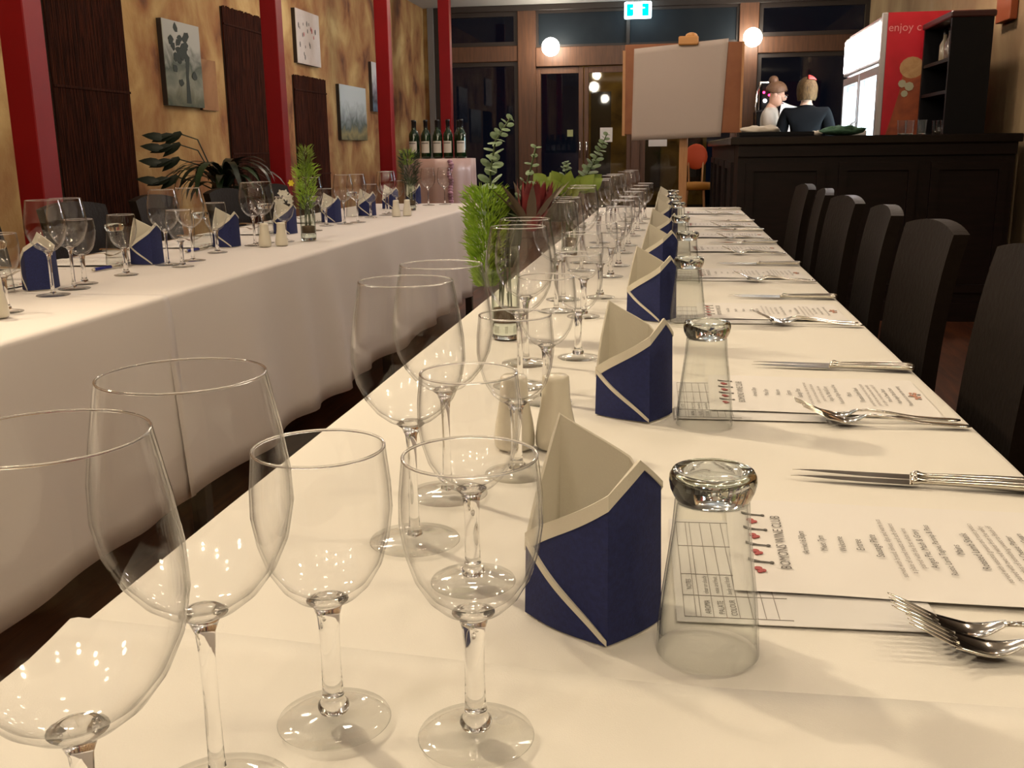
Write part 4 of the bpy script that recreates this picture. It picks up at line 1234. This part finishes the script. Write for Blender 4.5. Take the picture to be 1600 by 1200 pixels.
shv.build('shelves', M['white_plastic'], t)
li = MB(); li.box(.042, d - .04, .03, .034, .165, 1.645).box(.042, d - .04, w - .034, w - .03, .165, 1.645).box(.042, d - .04, .034, w - .034, .162, .168)
li.build('white_liner', M['white_plastic'], t)
MB().box(.10, .104, .06, w - .06, .2, 1.60).build('light_diffuser', M['fridge_light'], t)
for k in range(2):
    y0 = .03 + k * (w / 2 - .02); y1 = y0 + w / 2 - .05
    f_ = MB(); f_.box(.0, .04, y0, y0 + .05, .17, 1.64).box(.0, .04, y1 - .05, y1, .17, 1.64).box(.0, .04, y0 + .05, y1 - .05, .17, .24).box(.0, .04, y0 + .05, y1 - .05, 1.58, 1.64)
    dr = f_.build('door', M['fridge_grey'], t)
    MB().box(.014, .020, y0 + .05, y1 - .05, .24, 1.58).build('door_pane', thin_glass('fridge_pane', (.85, .92, .95), (.5, .6, .65)), dr)
    hy = y1 - .02 if k == 0 else y0 + .02
    MB().tube([(0, hy, .9), (-.035, hy, .92), (-.035, hy, 1.25), (0, hy, 1.27)], .009, 6).build('door_handle', M['fridge_grey'], dr)
MB().box(.0, .04, .0, .03, .05, FZ, .004).build('corner_trim', M['fridge_grey'], t)
# print on the side that faces the room
def flat_text(s_, size, x, z, y, m, name, parent, ital=0.0):
    cu = bpy.data.curves.new('txt', 'FONT'); cu.body = s_; cu.size = size; cu.resolution_u = 3; cu.shear = ital
    ob = bpy.data.objects.new('txt', cu); col.objects.link(ob); bpy.context.view_layer.update()
    me = bpy.data.meshes.new_from_object(ob.evaluated_get(bpy.context.evaluated_depsgraph_get()))
    mb = MB().add([(x + v.co.x, y, z + v.co.y) for v in me.vertices], [tuple(p.vertices) for p in me.polygons])
    bpy.data.objects.remove(ob); bpy.data.curves.remove(cu); bpy.data.meshes.remove(me)
    return mb.build(name, m, parent, False, False)
flat_text('enjoy c', .078, .045, 1.872, -.0015, mat('pink_print', (.55, .20, .20), .5), 'lettering', t)
g = MB(); g.prism([(.045, 1.05), (.32, 1.05), (.32, 1.57), (.165, 1.57), (.15, 1.45), (.105, 1.27)], -.002, -.0005)
g.build('printed_bottle', ramp_mat('printed_cola', [(.3, (.16, .03, .012)), (.6, (.30, .07, .02))], 8, (1, 1, 1), .5, 0), t)
g = MB(); g.prism([(.225 + .085 * math.cos(k * PI / 8), 1.62 + .075 * math.sin(k * PI / 8)) for k in range(16)], -.0035, -.0021)
g.build('printed_lemon', ramp_mat('printed_tan', [(.3, (.30, .16, .06)), (.6, (.42, .26, .12))], 12, (1, 1, 1), .5, 0), t)
g = MB()
for (x, z, r) in ((.165, 1.51, .028), (.215, 1.49, .032), (.185, 1.44, .024)):
    g.prism([(x + r * math.cos(k * PI / 4), z + r * math.sin(k * PI / 4)) for k in range(8)], -.0055, -.0036)
g.build('printed_ice', mat('printed_pale', (.34, .33, .22), .5), t)

# shelf cabinet beside the fridge
t = thing('shelf_cabinet', 'tall black open shelf cabinet holding glasses and bottles beside the red fridge', 'cabinet', (1.71, 7.02, 0))
w, d, h = .74, .25, 1.86
c_ = MB(); c_.box(0, d, 0, .03, 0, h).box(0, d, w - .03, w, 0, h).box(d - .02, d, .03, w - .03, 0, h)
c_.build('carcass', M['black'], t)
for z in (.06, .80, 1.12, 1.40, 1.60):
    MB().box(.005, d - .02, .03, w - .03, z, z + .022).build('shelf', M['black'], t)
MB().box(-.012, d + .012, -.012, w + .012, h, h + .04, .008).build('cornice', mat('dark_red_wood', (.045, .010, .010), .4), t)
gl = solid_glass('shelf_glass'); 
for i, (y, z, k) in enumerate(((.14, 1.622, 0), (.26, 1.622, 1), (.42, 1.622, 2), (.56, 1.622, 3))):
    o = thing('spirit_bottle', f'small spirit bottle on the top shelf of the black cabinet, {ORD[i]} from the bar side', 'bottle', (1.81, 7.02 + y, z), 0, 'spirit bottles in the black cabinet')
    MB().lathe([(0, 0), (.032, 0), (.034, .01), (.034, .12), (.014, .16), (.013, .20), (0, .20)], 16).build('glass_body', mat('spirit_glass', ((.25, .22, .18), (.30, .12, .10), (.16, .12, .10), (.32, .28, .2))[k], .12, coat=.5), o, True)
    MB().lathe([(.0145, .19), (.0145, .225), (0, .226)], 12).build('bottle_cap', M['foil'], o, True)
for i in range(5):
    o = thing('stored_glass', f'clear glass stored on the middle shelf of the black cabinet, {ORD[i]} from the bar side', 'glass', (1.80, 7.12 + .12 * i, 1.142), 0, 'glasses in the black cabinet')
    MB().lathe([(.022, 0), (.030, .10), (.0285, .10), (.0205, .006), (0, .006)], 20).build('wall', M['tumbler'], o, True)
    MB().lathe([(0, 0), (.022, 0), (.0215, .007), (0, .0075)], 20).build('thick_base', M['tumbler_base'], o, True)
# orange and dark hanging beside the cabinet
tag(MB().box(2.10, 2.148, 7.2, 7.5, 1.86, 2.30, .004).build('wall_plaque', mat('orange_plaque', (.30, .07, .02), .6)), 'narrow orange and dark plaque on the cream wall above the cabinet', 'plaque')

# things on the bar top
ZB = 1.1405
for i, x in enumerate((1.40, 1.455, 1.52)):
    o = thing('bar_tumbler', f'clear tumbler on the bar top before the red fridge, {ORD[i]} from the doors side', 'tumbler', (x, 6.76 + .05 * (i % 2), ZB), 0, 'tumblers on the bar top')
    MB().lathe([(.024, 0), (.030, .09), (.0285, .09), (.0225, .008), (0, .008)], 24).build('wall', M['tumbler'], o, True)
    MB().lathe([(0, 0), (.024, 0), (.0235, .009), (0, .0095)], 24).build('thick_base', M['tumbler_base'], o, True)
t = thing('serving_tray', 'flat dark tray lying on the bar top before the two people', 'tray', (.62, 6.82, ZB))
MB().box(-.22, .24, -.14, .14, 0, .010, .004).build('tray_base', M['black'], t)
r_ = MB(); r_.box(-.22, .24, -.14, -.128, .010, .030).box(-.22, .24, .128, .14, .010, .030).box(-.22, -.208, -.128, .128, .010, .030).box(.228, .24, -.128, .128, .010, .030)
r_.build('tray_rim', M['black'], t)
def crumple(name, c, s_, m, label, cat, seed, n=20):
    mb = MB(); mb.ball((0, 0, s_[2]), 1.0, 22, 14, s_)
    v2 = []
    for (x, y, z) in mb.v:
        k = 1 + .28 * noise.noise(Vector((x / s_[0] * 2.2 + seed, y / s_[1] * 2.2, z / s_[2] * 2.0)))
        v2.append((x * k, y * k, max(0, z * k * .9)))
    mb.v = v2
    o = mb.build(name, m, None, True); o.location = c
    return tag(o, label, cat)
crumple('green_cloth', (1.04, 6.76, ZB), (.13, .08, .035), M['green_heap'], 'crumpled green cloth heaped on the bar top beside the fridge glow', 'cloth', 3.3)
crumple('white_napkin', (.90, 6.86, ZB), (.035, .05, .020), M['whitecloth'], 'crumpled pale napkin on the bar top between tray and green cloth', 'napkin', 8.1)
crumple('folded_cloth', (.545, 6.85, ZB + .011), (.12, .09, .035), M['whitecloth'], 'beige folded cloth heaped on the dark tray', 'cloth', 5.4)
tag(MB().box(1.06, 1.22, 7.02 - .09, 7.02, ZB, ZB + .035, .006).build('paper_stack', M['paper']), 'small white stack of papers on the bar top behind the green cloth', 'papers')

# coffee machine on a bench by the window
t = thing('back_bench', 'dark bench against the window behind the bar', 'bench', (1.30, 12.1, 0))
MB().box(-.55, .75, -.25, .25, .86, .90, .004).build('bench_top', M['bartop'], t)
for sx in (-.5, .1, .7): MB().box(sx - .03, sx + .03, -.22, .22, 0, .86).build('bench_leg', M['bar'], t)
t = thing('coffee_machine', 'black coffee machine with curved chrome tap and red lights by the window', 'coffee machine', (.98, 12.05, .9005))
MB().box(-.10, .16, -.16, .16, 0, .58, .02).build('body', M['black'], t)
MB().tube([(-.09, -.17, .40), (-.105, -.18, .62), (-.09, -.18, .78), (-.05, -.18, .86)], [.012, .012, .011, .009], 8).build('tap', M['chrome'], t, True)
MB().box(-.06, .16, -.13, .13, .87, .885).build('cup_rail', M['chrome'], t)
for (x, y) in ((-.05, 0), (.15, 0)): MB().tube([(x, 0, .58), (x, 0, .87)], .008, 6).build('rail_post', M['chrome'], t)
for (x, z) in ((.02, .80), (-.015, .77), (.045, .74)): MB().ball((x, -.14, z), .014, 8, 6).build('red_light', M['red_led'], t).location = (0, 0, 0)
MB().ball((0, -.14, .68), .020, 10, 8).build('white_light', M['white_led'], t)
MB().box(-.03, .10, -.125, .0, .58, .86).build('control_panel', M['black'], t)

# ------------------------------------------------------------------ people
def skin_obj(name, verts, edges, radii, m, parent=None, levels=2, root=0):
    me = bpy.data.meshes.new(name); me.from_pydata([tuple(v) for v in verts], edges, []); me.update()
    o = bpy.data.objects.new(name, me); col.objects.link(o)
    sk = o.modifiers.new('skin', 'SKIN'); sk.use_smooth_shade = True; sk.branch_smoothing = .4
    for i, r in enumerate(radii):
        r = r if isinstance(r, tuple) else (r, r)
        me.skin_vertices[0].data[i].radius = r
        me.skin_vertices[0].data[i].use_root = (i == root)
    ss = o.modifiers.new('sub', 'SUBSURF'); ss.levels = levels; ss.render_levels = levels
    bpy.context.view_layer.update()
    new = bpy.data.meshes.new_from_object(o.evaluated_get(bpy.context.evaluated_depsgraph_get()))
    bpy.data.objects.remove(o); bpy.data.meshes.remove(me)
    new.materials.clear(); new.materials.append(m)
    new.polygons.foreach_set('use_smooth', [True] * len(new.polygons))
    return link(name, new, parent)

def head_verts(nod):
    """head drawn as extra chain vertices: neck, jaw, skull, brow, nose; faces -Y, nod tips it forward"""
    return None
def person(loc, rz, label, hair_m, top_m, arm_l, arm_r, nod=0.0, hair='bob', streak=False):
    t = thing('person', label, 'person', loc, rz)
    H = 1.64
    V = [(0, 0, .92), (0, -.005, 1.06), (0, .0, 1.20), (0, .01, 1.33), (0, .015, 1.415), (0, .005, 1.46)]
    Rr = [(.135, .105), (.115, .090), (.125, .100), (.120, .090), (.060, .055), (.046, .046)]
    E = [(0, 1), (1, 2), (2, 3), (3, 4), (4, 5)]
    # skull chain tilts with the nod about the neck top
    piv = Vector((0, .005, 1.46)); rot = Matrix.Rotation(nod, 3, 'X')
    def hd(p): return tuple(piv + rot @ (Vector(p) - piv))
    base = len(V)
    V += [hd((0, -.005, 1.505)), hd((0, .0, 1.56)), hd((0, .008, 1.605)), hd((0, .01, 1.63))]
    Rr += [(.062, .068), (.074, .092), (.066, .082), (.034, .042)]
    E += [(5, base), (base, base + 1), (base + 1, base + 2), (base + 2, base + 3)]
    # chin and nose
    V += [hd((0, -.070, 1.475)), hd((0, -.098, 1.548))]
    Rr += [(.026, .020), (.012, .014)]
    E += [(base, base + 4), (base + 1, base + 5)]
    for sx, arm in ((-1, arm_l), (1, arm_r)):
        b = len(V)
        sh = (sx * .165, .012, 1.375)
        V += [sh] + [tuple(p) for p in arm]
        Rr += [.055, .042, .033, .024]
        E += [(3, b), (b, b + 1), (b + 1, b + 2), (b + 2, b + 3)]
        # palm then five fingers
        el, wr, pm = Vector(arm[0]), Vector(arm[1]), Vector(arm[2])
        dirn = (pm - wr).normalized(); side = dirn.cross(Vector((0, 0, 1)))
        side = side.normalized() if side.length > .1 else Vector((1, 0, 0))
        for k in range(4):
            ln = (.062, .070, .066, .052)[k]
            r0 = pm + side * (-.026 + .0175 * k) + dirn * .02
            f = len(V)
            V += [tuple(r0), tuple(r0 + dirn * ln * .55 - Vector((0, 0, .004))), tuple(r0 + dirn * ln * .9 - Vector((0, 0, .022)))]
            Rr += [.0085, .0078, .0065]
            E += [(b + 3, f), (f, f + 1), (f + 1, f + 2)]
        f = len(V)
        V += [tuple(pm - side * .030 - dirn * .02), tuple(pm - side * .052 + dirn * .012), tuple(pm - side * .056 + dirn * .036)]
        Rr += [.0105, .0095, .0075]
        E += [(b + 3, f), (f, f + 1), (f + 1, f + 2)]
    for sx in (-1, 1):
        b = len(V)
        V += [(sx * .085, .0, .84), (sx * .095, -.012, .48), (sx * .10, .012, .09), (sx * .105, -.10, .035)]
        Rr += [.088, .060, .042, (.038, .030)]
        E += [(0, b), (b, b + 1), (b + 1, b + 2), (b + 2, b + 3)]
    skin_obj('body', V, E, Rr, M['skin'], t)
    # clothing: shirt over torso and upper arms, trousers, shoes
    cv = [(0, 0, .90), (0, -.005, 1.06), (0, .0, 1.20), (0, .01, 1.33), (0, .014, 1.405), (0, .012, 1.445)]
    cr = [(.155, .125), (.132, .108), (.142, .118), (.140, .108), (.085, .078), (.058, .058)]
    ce = [(0, 1), (1, 2), (2, 3), (3, 4), (4, 5)]
    for sx, arm in ((-1, arm_l), (1, arm_r)):
        b = len(cv); cv += [(sx * .168, .012, 1.375), arm[0], tuple(Vector(arm[0]).lerp(Vector(arm[1]), .8))]
        cr += [.068, .054, .042]; ce += [(3, b), (b, b + 1), (b + 1, b + 2)]
    skin_obj('shirt', cv, ce, cr, M[top_m], t)
    tv = [(0, 0, .93)]; tr = [(.150, .122)]; te = []
    for sx in (-1, 1):
        b = len(tv); tv += [(sx * .088, 0, .82), (sx * .095, -.012, .48), (sx * .10, .012, .10)]
        tr += [.104, .076, .062]; te += [(0, b), (b, b + 1), (b + 1, b + 2)]
    skin_obj('trousers', tv, te, tr, M['trousers'], t)
    for sx in (-1, 1):
        s_ = MB(); s_.ball((sx * .105, -.05, .035), .1, 14, 8, (.42, 1.25, .35)); s_.build('shoe', M['black'], t, True)
    # eyes, brows, mouth and ears
    e = MB(); br_ = MB()
    for sx in (-1, 1):
        e.ball(hd((sx * .030, -.082, 1.568)), .0085, 10, 6)
        br_.tube([hd((sx * .016, -.090, 1.585)), hd((sx * .032, -.088, 1.588)), hd((sx * .046, -.078, 1.583))], .003, 5)
    e.build('eyes', mat('eye_white', (.5, .48, .45), .3), t, True); br_.build('eyebrows', M[hair_m], t, True)
    mo = MB(); mo.tube([hd((-.020, -.074, 1.508)), hd((0, -.084, 1.507)), hd((.020, -.074, 1.508))], [.002, .0042, .002], 6); mo.build('mouth', mat('lips', (.42, .13, .11), .5), t, True)
    ea = MB()
    for sx in (-1, 1): ea.ball(hd((sx * .076, .005, 1.548)), .022, 10, 8, (.35, .6, 1.1))
    ea.build('ears', M['skin'], t, True)
    # hair: cap over the skull, longer behind
    hv = MB(); seg, rings = 28, 14; VV = []; FF = []
    for i in range(rings + 1):
        tt = i / rings
        for k in range(seg):
            a = 2 * PI * k / seg
            back = .5 - .5 * math.cos(a + PI / 2 + PI)      # 1 behind, 0 at the face
            back = .5 + .5 * math.sin(a)
            low = (1.30 - 1.05 * 0) 
            reach = (.33 + (.62 if hair == 'bob' else .30) * min(1, back * 1.5)) * PI
            th = tt * reach
            rx, ry, rz_ = .086, .108 - .014 * (1 - min(1, back * 1.6)), .102
            z = 1.572 + rz_ * math.cos(th) if th < PI / 2 else 1.572 - (.135 if hair == 'bob' else .09) * (th - PI / 2) / (.54 * PI)
            s_ = math.sin(min(th, PI / 2)) * (1 - (.10 if hair == 'bob' else .30) * max(0, th - PI / 2))
            wob = (1 + .03 * math.sin(a * 9 + tt * 4)) * (1 + (.16 if hair == 'bob' else 0) * max(0, tt - .45))
            VV.append(hd((rx * s_ * math.cos(a) * wob, .012 + ry * s_ * math.sin(a) * wob, z)))
    for i in range(rings):
        for k in range(seg):
            l = (k + 1) % seg
            FF.append((i * seg + k, i * seg + l, (i + 1) * seg + l, (i + 1) * seg + k))
    ho = hv.add(VV, FF).build('hair', M[hair_m], t, True)
    so_ = ho.modifiers.new('thickness', 'SOLIDIFY'); so_.thickness = .014; so_.offset = -1
    if hair == 'bun':
        bn = MB(); bn.ball(hd((0, .085, 1.655)), .045, 14, 10); bn.build('hair_bun', M[hair_m], ho, True)
    if streak:
        sv = MB()
        def sf(u, v):
            a = R(95) + R(80) * u; th = .08 + .85 * v
            return hd((.096 * math.sin(th) * math.cos(a), .012 + .116 * math.sin(th) * math.sin(a), 1.572 + .113 * math.cos(th)))
        so2 = sv.grid(sf, 10, 8).build('red_streak', M['hair_red'], ho, True)
        q = so2.modifiers.new('thickness', 'SOLIDIFY'); q.thickness = .004
    return t
person((.88, 9.85, 0), R(78), 'brown-haired person in a pale top bending over a white sheet behind the bar', 'hair_brown', 'whitecloth',
       [(-.215, -.03, 1.13), (-.12, -.24, 1.19), (-.085, -.295, 1.225)], [(.215, -.03, 1.13), (.12, -.22, 1.17), (.075, -.285, 1.205)], R(24), 'bun')
person((1.13, 9.40, 0), R(172), 'person with blond bob and red streak in a black top, seen from behind', 'hair_blond', 'blackcloth',
       [(-.225, -.02, 1.12), (-.14, -.22, 1.06), (-.11, -.29, 1.07)], [(.225, -.02, 1.12), (.15, -.22, 1.06), (.12, -.29, 1.07)], R(6), 'bob', True)
# the sheet the first person holds
def fn(u, v): return (-.11 + .22 * u, .015 * math.sin(u * 3) + .02 * v, .30 * v)
o = MB().grid(fn, 10, 10).build('held_paper', M['paper'], None, True)
o.modifiers.new('thickness', 'SOLIDIFY').thickness = .001
o.location = (1.02, 9.72, 1.195); o.rotation_euler = (R(-22), R(16), R(14))
tag(o, 'bright white sheet held up by the brown-haired person', 'paper sheet')
